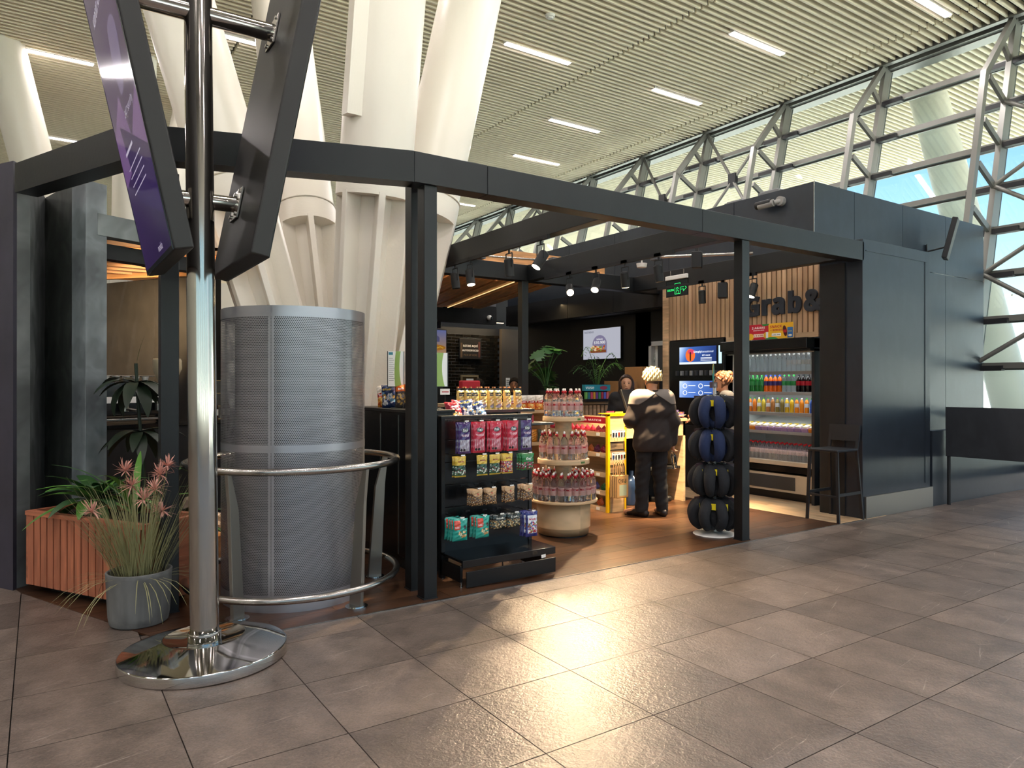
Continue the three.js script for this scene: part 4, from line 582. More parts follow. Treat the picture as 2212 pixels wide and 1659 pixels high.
// ---------------------------------------------------------------- shelves and counters inside
const packCols = [0xb51f38, 0xc9405a, 0xd97b2a, 0x7a2b6b, 0x2f6b3a, 0x2b4f8a, 0xe0b23a];
function packRow(name, label, cat, group, x0, z0, dx, dz, n, y, w, h, d, cols, ry = 0, lay = 0) { const g = bagGeo(w, h, d); const ms = cols.map((c) => phys(c, .25, { clearcoat: .6 })); for (let k = 0; k < n; k++) { const b = solo(name, g, ms[k % ms.length], label, cat, [x0 + dx * k, y, z0 + dz * k], ry + rnd(-.15, .15), group); b.rotation.x = -lay; } }
{
  const t = thing('candy_shelf', 'pale wood candy shelf unit with yellow framed end panel', 'shelf unit', [5.48, 0, -6.2]);
  mesh('back', uvm(bx(.25, .27, 0, 1.1, -1.4, 0)), M.woodLight, t); mesh('end_panel', uvm(bx(0, .27, 0, 1.12, -.03, 0)), M.woodLight, t);
  mesh('yellow_frame', [bx(-.012, .022, 0, 1.14, -.03, .008), bx(.25, .275, 0, 1.14, -.03, .008), bx(-.012, .275, 1.12, 1.14, -.03, .008), bx(.022, .275, 1.14, 1.148, -.2, .008)], M.yellow, t, 'yellow metal edge frame');
  for (const y of [.05, .24, .45, .68, .92]) { mesh('shelf', uvm(bx(.0, .26, y - .018, y, -1.4, -.03)), M.woodLight, t); mesh('shelf_lip', uvm(bx(-.008, 0, y - .045, y + .012, -1.4, -.03)), M.woodLight, t); for (let k = 0; k < 4; k++) mesh('price_tag', bx(-.01, -.008, y - .035, y + .0, -.2 - k * .27, -.14 - k * .27), M.paper, t); }
  const ban = print(256, 40, (x, w, h) => { x.fillStyle = '#b5142c'; x.fillRect(0, 0, w, h); label2(x, '2x', 60, 28, 24, '#fff'); label2(x, 'MIX & MATCH', 180, 26, 18, '#fff'); });
  mesh('banner', bx(-.006, 0, 1.03, 1.105, -1.4, -.02), M.red, t); mesh('banner_print', plane(1.0, .07).rotateY(-Math.PI / 2).translate(-.007, 1.067, -.55), std(0xffffff, .4, 0, { map: ban }), t);
  for (let k = 0; k < 7; k++) mesh('slatwall_groove', bx(.03, .245, .36 + k * .09, .37 + k * .09, .0, .004), M.plasticBlack, t);
  packRow('candy_bag', 'red candy bag on the upper shelf of the candy unit', 'candy bag', 'red candy bags on the upper shelf', 5.55, -6.32, 0, -.1, 11, .92, .1, .08, .05, [0xb51f38, 0xc9304a, 0xa3182e], -1.57, .9); packRow('candy_bag', 'assorted candy bag on the middle shelf of the candy unit', 'candy bag', 'candy bags on the middle shelf', 5.56, -6.34, 0, -.11, 8, .68, .1, .09, .05, [0x9c2136, 0x6b2b4a, 0xc9692a], -1.57, .7); packRow('candy_bag', 'green or violet candy bag on the low shelf of the candy unit', 'candy bag', 'candy bags on the low shelf', 5.56, -6.34, 0, -.13, 6, .24, .1, .08, .05, [0x2f6b3a, 0x4a4a8a, 0x5b3a2a], -1.57, .7); packRow('candy_bag', 'orange candy bag on the bottom shelf of the candy unit', 'candy bag', 'candy bags on the bottom shelf', 5.56, -6.4, 0, -.18, 5, .05, .11, .09, .05, [0xc9602a, 0x8a3a2a], -1.57, .6);
  const card = (x, y, col) => { const o = thing('blister_pack', 'small travel accessory card hanging on the yellow framed panel', 'blister pack', [x, y, -6.165], 0, 'accessory cards on the framed panel'); mesh('card', bx(-.02, .02, -.09, 0, -.001, .001), M.paper, o); mesh('item', rb(-.011, .011, -.075, -.03, .001, .014, .004), std(col, .4), o); mesh('peg', rod(V(0, -.008, -.03), V(0, -.008, .05), .002, 5), M.plasticBlack, o); };
  for (let k = 0; k < 5; k++) { card(5.525 + k * .042, .96, [0x222222, 0x223a6b, 0x99331f, 0x333333, 0x777777][k]); card(5.525 + k * .042, .7, [0x223a6b, 0x555555, 0x222222, 0x6b2222, 0x222222][k]); }
  const burlap = dataTex(128, 128, (u, v) => { const f = .85 + .12 * Math.sin(u * 200) + .12 * Math.sin(v * 200) + .2 * (fbm(u * 8, v * 8, 6, 8, 3) - .5); return [176 * f, 140 * f, 92 * f]; });
  const bm = std(0xffffff, .95, 0, { map: burlap, side: THREE.DoubleSide }), face = std(0xffffff, .95, 0, { map: print(128, 150, (x, w, h) => { x.fillStyle = '#b08c5c'; x.fillRect(0, 0, w, h); x.fillStyle = '#a07c4c'; for (let k = 0; k < 40; k++) x.fillRect(0, k * 4, w, 1); label2(x, 'CHILE', 60, 44, 34, '#2b2018'); x.strokeStyle = '#2b2018'; x.lineWidth = 2; x.beginPath(); x.ellipse(34, 34, 26, 17, 0, 0, 7); x.stroke(); x.fillStyle = '#9fae9a'; x.fillRect(24, 62, 84, 78); x.fillStyle = '#3c5b33'; x.fillRect(86, 40, 14, 10); }) });
  for (let k = 0; k < 4; k++) { const o = thing('tote_bag', 'small burlap tote bag hanging on the yellow framed panel', 'tote bag', [5.6 - .012 * (3 - k), .18, -6.17 + k * .022], rnd(-.06, .06), 'burlap tote bags on the panel'); mesh('pouch', rb(-.09, .09, 0, .26, 0, .02, .006, 2), bm, o); mesh('front_print', plane(.17, .24).translate(0, .13, .0207), face, o); mesh('handle', [tube([V(-.045, .25, .01), V(-.03, .38, .01), V(0, .41, .01), V(.03, .38, .01), V(.045, .25, .01)], .006, 14, 6)], bm, o); }
}
{
  const t = thing('cash_counter', 'pale wood cash desk with open niche in front of the cashier', 'counter', [5.77, 0, -6.3]);
  mesh('worktop', uvm(rb(0, 1.12, 1.02, 1.06, -.5, .02, .004)), M.woodLight, t); mesh('front_band', uvm(bx(0, 1.1, .84, 1.02, -.03, 0)), M.woodLight, t); mesh('side_panel', uvm(bx(1.06, 1.1, 0, 1.02, -.5, -.0)), M.woodLight, t); mesh('side_panel', uvm(bx(0, .03, 0, 1.02, -.5, 0)), M.woodLight, t); mesh('niche_back', uvm(bx(.03, 1.06, 0, .84, -.5, -.47)), M.blackMatte, t); mesh('inner_shelf', uvm(bx(.55, 1.06, .42, .45, -.47, -.05)), M.blackMatte, t); mesh('partition', uvm(bx(.53, .55, 0, .84, -.47, -.1)), M.blackMatte, t);
  const jug = lathe([[0, 0], [.12, 0], [.13, .02], [.125, .1], [.13, .12], [.125, .22], [.13, .26], [.1, .33], [.03, .36], [.03, .42], [0, .42]], 24);
  solo('water_jug', jug, phys(0x37507a, .1, { transmission: .6, thickness: 0 }), 'blue water jug standing in the cash desk niche', 'water jug', [6.12, 0, -6.5]);
  for (const s of [0, .15]) solo('dark_shoe', rb(-.05, .05, 0, .07, -.12, .12, .03, 3), M.plasticBlack, 'black shoe in the cash desk niche', 'shoe', [6.5 + s, 0, -6.48], .2, 'shoes in the desk niche');
  const mon = thing('pos_monitor', 'black checkout monitor seen from behind on the cash desk', 'monitor', [6.15, 1.06, -6.55], .35); mesh('stand', [rb(-.09, .09, 0, .015, -.07, .07, .004), bar(V(0, .01, 0), V(0, .16, .03), .06, .03, V(0, 0, 1))], M.plasticBlack, mon); mesh('housing', rb(-.17, .17, 0, .3, -.015, .02, .01, 2).rotateX(-.35).translate(0, .08, .05), M.plasticBlack, mon);
  const box = (x, z, col, h, ry) => { const o = thing('snack_box', 'small open snack box on the cash desk', 'snack box', [x, 1.06, z], ry, 'snack boxes on the cash desk'); mesh('carton', [bx(-.06, .06, 0, .01, -.05, .05), bx(-.06, .06, 0, h * .6, .045, .05), bx(-.06, .06, 0, h, -.05, -.045), bx(-.06, -.055, 0, h * .8, -.05, .05), bx(.055, .06, 0, h * .8, -.05, .05)], std(col, .5), o); for (let k = 0; k < 4; k++) mesh('packet', rb(-.05 + k * .026, -.03 + k * .026, .01, h * .75, -.03, .035, .006), std(pick(packCols), .4), o); };
  [[5.84, 0xd9a23a], [5.84, 0xb5304a], [6.42, 0xe0dccf], [6.56, 0x5b8a5f], [6.7, 0xd0c6ae], [6.8, 0x7a6a9a]].forEach(([x, c], i) => box(x, -6.36 - (i === 1 ? .16 : 0), c, .1, 0)); [[6.6, 0xe6e2d6], [6.76, 0x9ab08a]].forEach(([x, c]) => box(x, -6.6, c, .16, .1));
}
{
  const t = thing('cafe_counter', 'long dark counter with pale slatted front under the plants', 'counter', [4.3, 0, -7.9]);
  mesh('carcass', bx(0, 3.75, 0, 1.2, -.45, -.03), M.blackMatte, t); mesh('worktop', uvm(rb(-.02, 3.77, 1.2, 1.24, -.47, .02, .004)), M.woodLight, t); for (let k = 0; k < 50; k++) { const q = uvm(bx(k * .075, k * .075 + .05, .05, 1.19, -.03, 0)); mesh('front_slat', q, M.woodSlat, t); }
  const s = thing('side_shelf', 'wooden snack shelf behind the bottle stand', 'shelf', [4.42, 0, -7.3]); for (const y of [.3, .75, 1.16]) mesh('board', uvm(bx(0, 1.0, y - .035, y, -.35, 0)), M.woodLight, s); mesh('back', uvm(bx(0, 1.0, 0, 1.2, -.37, -.35)), M.woodWarm, s); for (const x of [0, .97]) mesh('side', uvm(bx(x, x + .03, 0, 1.16, -.35, 0)), M.woodLight, s);
  [[4.95, B.chipOrange], [5.12, B.chipOrange], [5.25, B.chipOrange], [5.38, B.chipOrange]].forEach(([x, m], i) => solo('chip_bag', bagGeo(.13, .19, .06), m, 'white and orange snack bag on the shelf behind the bottle stand', 'chip bag', [x, 1.16, -7.42], rnd(-.3, .3), 'orange snack bags'));
  packRow('snack_bag', 'brown snack bag on the middle board behind the bottle stand', 'snack bag', 'snack bags behind the bottle stand', 4.62, -7.4, .13, 0, 7, .75, .12, .16, .05, [0x8a6a3a, 0xc9862a, 0x3a4a3a, 0x6b3a2a]); packRow('snack_bag', 'red snack bag on the lowest board behind the bottle stand', 'snack bag', 'red snack bags behind the bottle stand', 4.62, -7.4, .14, 0, 6, .3, .12, .17, .05, [0xb52f38, 0xd96a5a, 0xa3402a]);
  const v = thing('vape_display', 'small teal topped counter display with colourful packs', 'counter display', [6.72, 1.24, -7.86]); mesh('tray', rb(-.24, .24, 0, .04, -.06, .06, .004), M.plasticBlack, v); for (let k = 0; k < 9; k++) mesh('pack', rb(-.22 + k * .05, -.18 + k * .05, .04, .14, -.01, .02, .003), std([0x6fae5a, 0x3a7a8a, 0xc9506a, 0xd9a23a, 0x7a4a9a, 0x4a9a6a, 0xb53a4a, 0x5a6ad0, 0xd96a7a][k], .35), v); mesh('back_board', bx(-.24, .24, .04, .25, -.04, -.03), M.plasticBlack, v);
  const vt = print(160, 32, (x, w, h) => { x.fillStyle = '#2a93a8'; x.fillRect(0, 0, w, h); label2(x, 'vuse', 32, 23, 24, '#fff'); x.fillStyle = '#a3405a'; x.beginPath(); x.ellipse(118, 16, 24, 10, 0, 0, 7); x.fill(); }); mesh('header', plane(.48, .09).translate(0, .2, .03), std(0xffffff, .4, 0, { map: vt }), v); mesh('header_board', bx(-.24, .24, .155, .245, -.03, .029), std(0x2a93a8, .5), v);
  const bx2 = (x, y, z, w, h, d, ry, label) => { const o = thing('cardboard_box', label, 'cardboard box', [x, y, z], ry); mesh('carton', rb(-w / 2, w / 2, 0, h, -d / 2, d / 2, .006), M.card, o); mesh('tape', bx(-.03, .03, 0, h + .001, -d / 2 - .001, d / 2 + .001), std(0x8d6438, .5), o); mesh('dark_label', bx(-w * .32, -w * .05, h * .25, h * .85, d / 2, d / 2 + .002), M.plasticBlack, o); };
  bx2(7.4, 1.24, -8.08, .38, .3, .34, .05, 'lower brown cardboard box on the counter behind the cashier'); bx2(7.84, 1.24, -8.08, .4, .52, .36, .05, 'tall brown cardboard box on the counter behind the customer');
}
// potted monstera and palm on the counter
{
  function monsteraGeo(s) { const sh = new THREE.Shape(); sh.moveTo(0, 0); const L = [[.25, -.12], [.48, .05], [.36, .16], [.56, .28], [.38, .34], [.5, .52], [.3, .5], [.34, .72], [.16, .7], [0, .95]]; for (const [a, b] of L) sh.lineTo(a, b); for (const [a, b] of L.slice(0, -1).reverse()) sh.lineTo(-a, b); const g = new THREE.ShapeGeometry(sh); const p = g.attributes.position; for (let i = 0; i < p.count; i++) { const x = p.getX(i), y = p.getY(i); p.setZ(i, -.35 * x * x - .3 * y * y); } g.scale(s, s, s); g.computeVertexNormals(); return g; }
  const t = thing('potted_monstera', 'tall monstera plant with split leaves on the cafe counter', 'plant', [6.0, 1.24, -8.1]); mesh('pot', lathe([[0, 0], [.09, 0], [.115, .16], [.105, .165], [0, .15]], 20), M.plasticBlack, t);
  for (let k = 0; k < 17; k++) { const a = k * 2.4 + .4, h = .2 + .62 * ((k * .618) % 1), r = .1 + .26 * rnd(), P = V(Math.cos(a) * r, h, Math.sin(a) * r * .7); mesh('stalk', tube([V(0, .14, 0), V(P.x * .35, h * .7, P.z * .35), P], .006, 8, 5), M.leafDark, t); const m = mesh('leaf', monsteraGeo(rnd(.2, .3)), k % 3 ? M.leafDark : M.leaf, t); m.position.copy(P); m.rotation.set(-.5 - rnd(.9), Math.atan2(P.x, P.z) + rnd(-.3, .3), rnd(-.4, .4), 'YXZ'); }
  const p = thing('potted_palm', 'small feathery palm on the cafe counter beside the plain screen', 'plant', [6.95, 1.24, -8.12]); mesh('pot', lathe([[0, 0], [.08, 0], [.1, .14], [.09, .145], [0, .13]], 20), M.plasticBlack, p);
  for (let k = 0; k < 11; k++) { const a = k * 2.4, up = rnd(.35, .8), c = new THREE.CatmullRomCurve3([V(0, .12, 0), V(Math.cos(a) * .1, up * .7, Math.sin(a) * .07), V(Math.cos(a) * .3, up, Math.sin(a) * .22), V(Math.cos(a) * .42, up * .82, Math.sin(a) * .3)]); const gs = [new THREE.TubeGeometry(c, 10, .004, 5)]; for (let j = 0; j < 20; j++) { const q = c.getPoint(.3 + j * .034), side = j % 2 ? 1 : -1; gs.push(leafGeo(.13, .014, .35, .9, 3, 0).rotateY(-a + side * 1.0).translate(q.x, q.y, q.z)); } mesh('frond', gs, k % 3 ? M.leafDark : M.leaf, p); }
}
// ================================================================ FRIDGE, SCREENS, STOOL, LAMPS
{
  const t = thing('drinks_fridge', 'open drinks fridge with lit shelves built into the black wall', 'fridge', [8.0, 0, -6.44]); const L = 1.29; // local z runs along the wall
  const white = std(0xe9ecec, .4), grey = std(0xa9abad, .4, .3);
  mesh('back_wall', bx(.68, .7, .45, 2.0, 0, L), white, t); mesh('side_wall', bx(0, .7, .45, 2.0, -.03, 0), white, t); mesh('side_wall', bx(0.02, .7, .45, 2.0, L - .02, L), white, t); mesh('top', bx(0, .7, 1.98, 2.05, -.03, L), M.blackMatte, t);
  mesh('canopy', [rb(-.27, .05, 1.93, 2.065, -.03, L, .01, 2), bx(-.2, .05, 1.9, 1.93, -.03, L)], M.blackGloss, t); mesh('canopy_rail', bx(-.125, -.11, 1.885, 1.9, -.03, L), M.steel, t);
  mesh('sill', [rb(-.02, .2, .44, .5, -.03, L, .008), bx(-.005, .1, .1, .33, -.03, L)], std(0xcdbfa8, .5), t); mesh('bumper', bx(-.025, 0, .36, .43, -.03, L), M.blackGloss, t); mesh('grille', rb(-.014, -.005, .13, .3, .22, .95, .02, 3), std(0x3b3c3e, .6), t); mesh('toe_kick', bx(.02, .5, 0, .1, -.03, L), M.plasticBlack, t); mesh('floor_pan', bx(.02, .68, .45, .47, 0, L), white, t);
  mesh('basket_front', phys0(), phys(0xffffff, .1, { transmission: .9, thickness: 0 }), t); function phys0() { return bx(.02, .026, .5, .63, 0, L); }
  mesh('basket_wires', Array.from({ length: 64 }, (_, i) => bx(.028, .031, .5, .62, .01 + i * .02, .013 + i * .02)), M.steel, t);
  for (const y of [1.65, 1.38, 1.11]) { mesh('shelf', bx(.12, .66, y - .012, y, 0, L - .02), white, t); mesh('price_rail', rb(.108, .122, y - .03, y + .012, 0, L - .02, .003), grey, t); }
  const ts = mesh('tilted_shelf', bx(0, .5, -.012, 0, 0, L - .02), white, t); ts.position.set(.1, .86, 0); ts.rotation.z = .35; mesh('price_rail', rb(.09, .105, .835, .875, 0, L - .02, .003), grey, t);
  for (const y of [1.96, 1.635, 1.365, 1.095]) { mesh('light_tube', bx(.13, .15, y - .008, y, .02, L - .04), glow(new THREE.Color(.95, 1, 1), 3), t, 'white light strip'); const l = new THREE.RectAreaLight(new THREE.Color(.92, .98, 1), 7, L - .1, .02); l.position.set(.14, y - .012, L / 2); l.rotation.set(-Math.PI / 2, 0, Math.PI / 2); t.add(l); }
  const shape = (r, h) => lathe([[0, 0], [r * .85, 0], [r, .006], [r, h * .3], [r * .93, h * .38], [r, h * .46], [r, h * .66], [r * .75, h * .82], [r * .38, h * .9], [r * .38, h * .95], [0, h * .95]], 12), bs = shape(.031, .22), cs = cy(.013, .205, .225, 0, 0, 10), ls = new THREE.CylinderGeometry(.0316, .0316, .055, 12, 1, true).translate(0, .118, 0);
  const liquid = (c, tr = .85) => tr ? phys(c, .05, { transmission: tr, thickness: .04, ior: 1.33 }) : std(c, .15);
  const drink = (label, group, x, y, z, m, cap, lab, s = 1) => { const o = thing('drink_bottle', label, 'drink bottle', [x, y, z], rnd(6), group); mesh('bottle_body', bs, m, o); mesh('cap', cs, cap, o); if (lab) mesh('bottle_label', ls, lab, o); o.scale.setScalar(s); return o; };
  const caps = { w: std(0xf0f0ee, .4), b: std(0x2a4fb5, .4), g: std(0x2f9a45, .4), k: std(0x14151a, .4), r: std(0xc41a28, .4) }, water = liquid(0xf4fbff, 1), orange = std(0xe86a14, .2), green = phys(0x2f9a3f, .1, { transmission: .5, thickness: 0 }), cola = std(0x14090a, .1), labs = { o: std(0x3c2a6b, .4), g: std(0x2f8f4a, .4), r: std(0xb5182a, .4), w: std(0xdfe6ea, .4), p: std(0xe9d3d6, .4) };
  for (let k = 0; k < 18; k++) drink('clear water bottle on the top fridge shelf', 'bottles on the top fridge shelf', 8.17, 1.65, -6.40 + k * .07, water, caps.w, k > 9 ? labs.w : null, 1.08);
  for (let k = 0; k < 18; k++) { const z = -6.40 + k * .07, q = 17 - k; const [m, c, l, nm] = q < 6 ? [cola, caps.k, labs.r, 'dark cola bottle'] : q < 9 ? [water, caps.g, labs.g, 'clear soda bottle with green label'] : q < 13 ? [orange, caps.b, labs.o, 'orange soda bottle with blue cap'] : [green, caps.g, labs.g, 'green soda bottle']; drink(nm + ' on the second fridge shelf', nm + 's on the second shelf', 8.17, 1.38, z, m, c, l, 1.05); }
  const juice = [[0xd9791f, 'amber juice bottle'], [0xc9b23a, 'yellow juice bottle'], [0xb5753a, 'brown tea bottle'], [0x8f7a3a, 'brown tea bottle'], [0xe0b324, 'yellow juice bottle'], [0xe88a1c, 'orange juice bottle'], [0x3a5fb5, 'blue juice carton'], [0x16301c, 'dark green bottle']];
  for (let k = 0; k < 17; k++) { const j = juice[Math.min(7, Math.floor(k / 2.2))]; drink(j[1] + ' on the third fridge shelf', j[1] + 's on the third shelf', 8.17, 1.11, -6.38 + k * .072, std(j[0], .25), k % 3 ? caps.g : caps.w, k % 2 ? labs.w : null, .9); }
  const wedge = prism([[0, 0], [.15, 0], [.15, .006], [0, .075]].map(([a, b]) => [a, b]), 0, .085).rotateX(Math.PI / 2);
  for (let k = 0; k < 12; k++) { const c = k === 1 || k > 9 ? 0xe08a2a : 0xa98ab8, o = thing('sandwich_pack', 'wedge sandwich pack with coloured sleeve on the tilted fridge shelf', 'sandwich', [8.12, .87, -6.38 + k * .1], 0, 'sandwich packs on the tilted shelf'); const w = mesh('tray', rb(0, .17, 0, .05, 0, .085, .008, 2), std(0x2b2b2c, .4), o); mesh('bread', rb(.01, .1, .045, .075, .008, .077, .008), std(0xf0e6d0, .7), o); mesh('filling', rb(.07, .16, .045, .062, .012, .073, .006), std(0xe0c24a, .6), o); mesh('sleeve', rb(-.004, .075, -.002, .056, -.002, .087, .004), std(c, .5), o); o.rotation.z = .35; }
  for (let r = 0; r < 2; r++) for (let k = 0; k < 18; k++) drink('small water bottle with red cap in the fridge basket', 'red capped bottles in the basket', 8.08 + r * .1, .48, -6.40 + k * .07 + r * .03, water, caps.r, labs.p, 1.1);
  // promo boards on the canopy
  const promo = print(512, 192, (x, w, h) => { x.fillStyle = '#c9243a'; x.fillRect(0, 0, 256, h); x.fillStyle = '#efb92a'; x.fillRect(236, 0, 276, h); x.fillStyle = '#efb92a'; x.beginPath(); x.arc(20, 150, 44, 0, 7); x.fill(); x.beginPath(); x.arc(218, 140, 42, 0, 7); x.fill(); x.fillStyle = '#2f8f4a'; x.beginPath(); x.ellipse(200, 4, 44, 20, 0, 0, 7); x.fill(); x.beginPath(); x.ellipse(270, 190, 70, 24, 0, 0, 7); x.fill(); x.textAlign = 'center'; label2(x, '2 AGUAS', 118, 56, 38, '#fff'); label2(x, 'EMBOTELLADAS', 122, 80, 17, '#fff'); x.fillStyle = '#fbe6d2'; x.fillRect(62, 118, 118, 40); label2(x, 'x $ 4.500', 121, 148, 26, '#c9243a'); label2(x, 'SNACK', 318, 56, 42, '#b5243a'); label2(x, '+ BEBIDA', 326, 96, 32, '#b5243a'); x.fillStyle = '#fff'; x.fillRect(272, 122, 104, 36); label2(x, 'x$5.500', 324, 149, 24, '#333'); x.fillStyle = '#4a1420'; x.beginPath(); x.ellipse(420, 100, 22, 66, -.15, 0, 7); x.fill(); x.fillStyle = '#b51f2a'; x.fillRect(402, 86, 36, 34); x.fillStyle = '#2f6fb5'; x.fillRect(446, 60, 60, 124); bars(x, 476, 112, 44, '#f4d23a'); x.fillStyle = '#e9e2d0'; x.beginPath(); x.ellipse(476, 156, 20, 13, 0, 0, 7); x.fill(); x.fillStyle = '#e9eef2'; x.fillRect(206, 100, 26, 74); });
  const pb = thing('promo_board', 'red and yellow drinks promotion board on top of the fridge', 'promo sign', [7.79, 2.066, -5.62]); mesh('board', bx(-.006, 0, 0, .2, -.42, .25), M.paper, pb); mesh('print', plane(.67, .2).rotateY(-Math.PI / 2).translate(-.0065, .1, -.085), std(0xffffff, .4, 0, { map: promo }), pb);
}
{
  const t = thing('vape_cabinet', 'black wall cabinet with lit blue advertising screens', 'display cabinet', [7.82, 0, -7.48]); mesh('body', rb(0, .05, .9, 2.12, 0, 1.0, .004), M.blackGloss, t); mesh('lower_body', rb(-.02, .3, 0, .9, 0, 1.0, .004), M.blackMatte, t);
  const ad = print(256, 112, (x, w, h) => { const g = x.createLinearGradient(0, 0, w, h); g.addColorStop(0, '#cfe2fa'); g.addColorStop(.25, '#3a62b0'); g.addColorStop(1, '#14275c'); x.fillStyle = g; x.fillRect(0, 0, w, h); x.fillStyle = '#d9e6f5'; x.fillRect(0, 98, w, 14); x.fillStyle = '#e0662a'; x.beginPath(); x.ellipse(78, 54, 34, 42, 0, 0, 7); x.fill(); x.fillStyle = '#c93a5a'; x.beginPath(); x.ellipse(84, 32, 24, 16, 0, 0, 7); x.fill(); x.fillStyle = '#111'; x.fillRect(74, 34, 9, 56); label2(x, 'Simply', 128, 40, 17, '#fff'); label2(x, 'Sensational', 196, 40, 16, '#fff', ''); label2(x, 'BY vuse', 188, 62, 15, '#fff'); for (let k = 0; k < 3; k++) x.fillRect(150, 72 + k * 8, 76, 3); });
  const ad2 = print(256, 112, (x, w, h) => { const g = x.createLinearGradient(0, 0, w, h); g.addColorStop(0, '#d0e0fa'); g.addColorStop(.3, '#5a7fc9'); g.addColorStop(1, '#2c4f96'); x.fillStyle = g; x.fillRect(0, 0, w, h); x.strokeStyle = '#fff'; x.lineWidth = 4; for (const [a, b] of [[40, 34], [40, 80], [150, 34], [150, 80]]) { x.beginPath(); x.arc(a, b, 14, 0, 7); x.stroke(); x.fillStyle = '#fff'; x.fillRect(a + 24, b - 4, 50, 4); } });
  const scr = (tex, z0, z1, y0, y1, nm) => { mesh('screen', plane(z1 - z0, y1 - y0).rotateY(-Math.PI / 2).translate(-.003, (y0 + y1) / 2, (z0 + z1) / 2), new THREE.MeshStandardMaterial({ color: 0, roughness: .2, emissive: 0xffffff, emissiveMap: tex, emissiveIntensity: .85 }), t, nm); };
  scr(ad, .2, .88, 1.78, 2.03, 'lit screen with fruit and device advert'); scr(ad2, .2, .88, 1.3, 1.54, 'lit blue screen with white icons'); mesh('side_screen', bx(-.004, 0, 1.78, 2.03, .92, .97), glow(new THREE.Color(.5, .75, .9), 1), t); mesh('shelf', bx(-.1, 0, 1.6, 1.615, .15, .95), M.blackGloss, t);
  for (let k = 0; k < 9; k++) solo('vape_pack', rb(-.02, .02, 0, .07, -.02, .02, .004), std(k % 2 ? 0x8b8d90 : 0x3b3d42, .3), 'small grey device pack on the black cabinet shelf', 'device pack', [7.77, 1.615, -7.28 + k * .09], 0, 'device packs on the cabinet shelf');
  const d = structG('door_1', 'dark grey service door left of the slat wall'); mesh('leaf', rb(8.12, 8.16, .02, 2.1, -8.02, -7.56, .004), std(0x3c4145, .5), d); mesh('frame', [bx(8.1, 8.2, 0, 2.17, -8.2, -8.14), bx(8.1, 8.2, 2.1, 2.17, -8.2, -7.5)], std(0xb9bcbc, .5), d); mesh('painted_room_light', bx(8.19, 8.2, .02, 2.1, -8.14, -7.52), std(0xf0f0ea, .8), d); mesh('hinge', [cy(.012, 1.85, 1.97, 8.11, -8.08, 8), cy(.012, .3, .42, 8.11, -8.08, 8)], M.steel, d); mesh('pull_handle', tube([V(8.1, 1.62, -7.6), V(8.04, 1.53, -7.6), V(8.02, 1.42, -7.6), V(8.04, 1.31, -7.6), V(8.1, 1.22, -7.6)], .012, 16, 8), M.woodLight, d);  // the white board behind the leaf paints the brightness of the room beyond
}
const tvTex = print(256, 160, (x, w, h) => { x.fillStyle = '#c9cbd9'; x.fillRect(0, 0, w, h); label2(x, 'TOSTADAS', 40, 20, 14, '#777a8a'); x.fillStyle = '#8d86a8'; x.beginPath(); x.arc(116, 84, 50, Math.PI, 0); x.lineTo(166, 128); x.lineTo(66, 128); x.fill(); label2(x, 'Salmón', 116, 60, 12, '#fff'); label2(x, '$10.900', 116, 80, 22, '#fff'); x.fillStyle = '#8a4a22'; x.fillRect(50, 112, 110, 14); speckle(x, 54, 92, 96, 22, ['#d9782a', '#e9a04a', '#7f9b3a', '#f0d9b0', '#b5442a'], 60, 6); });
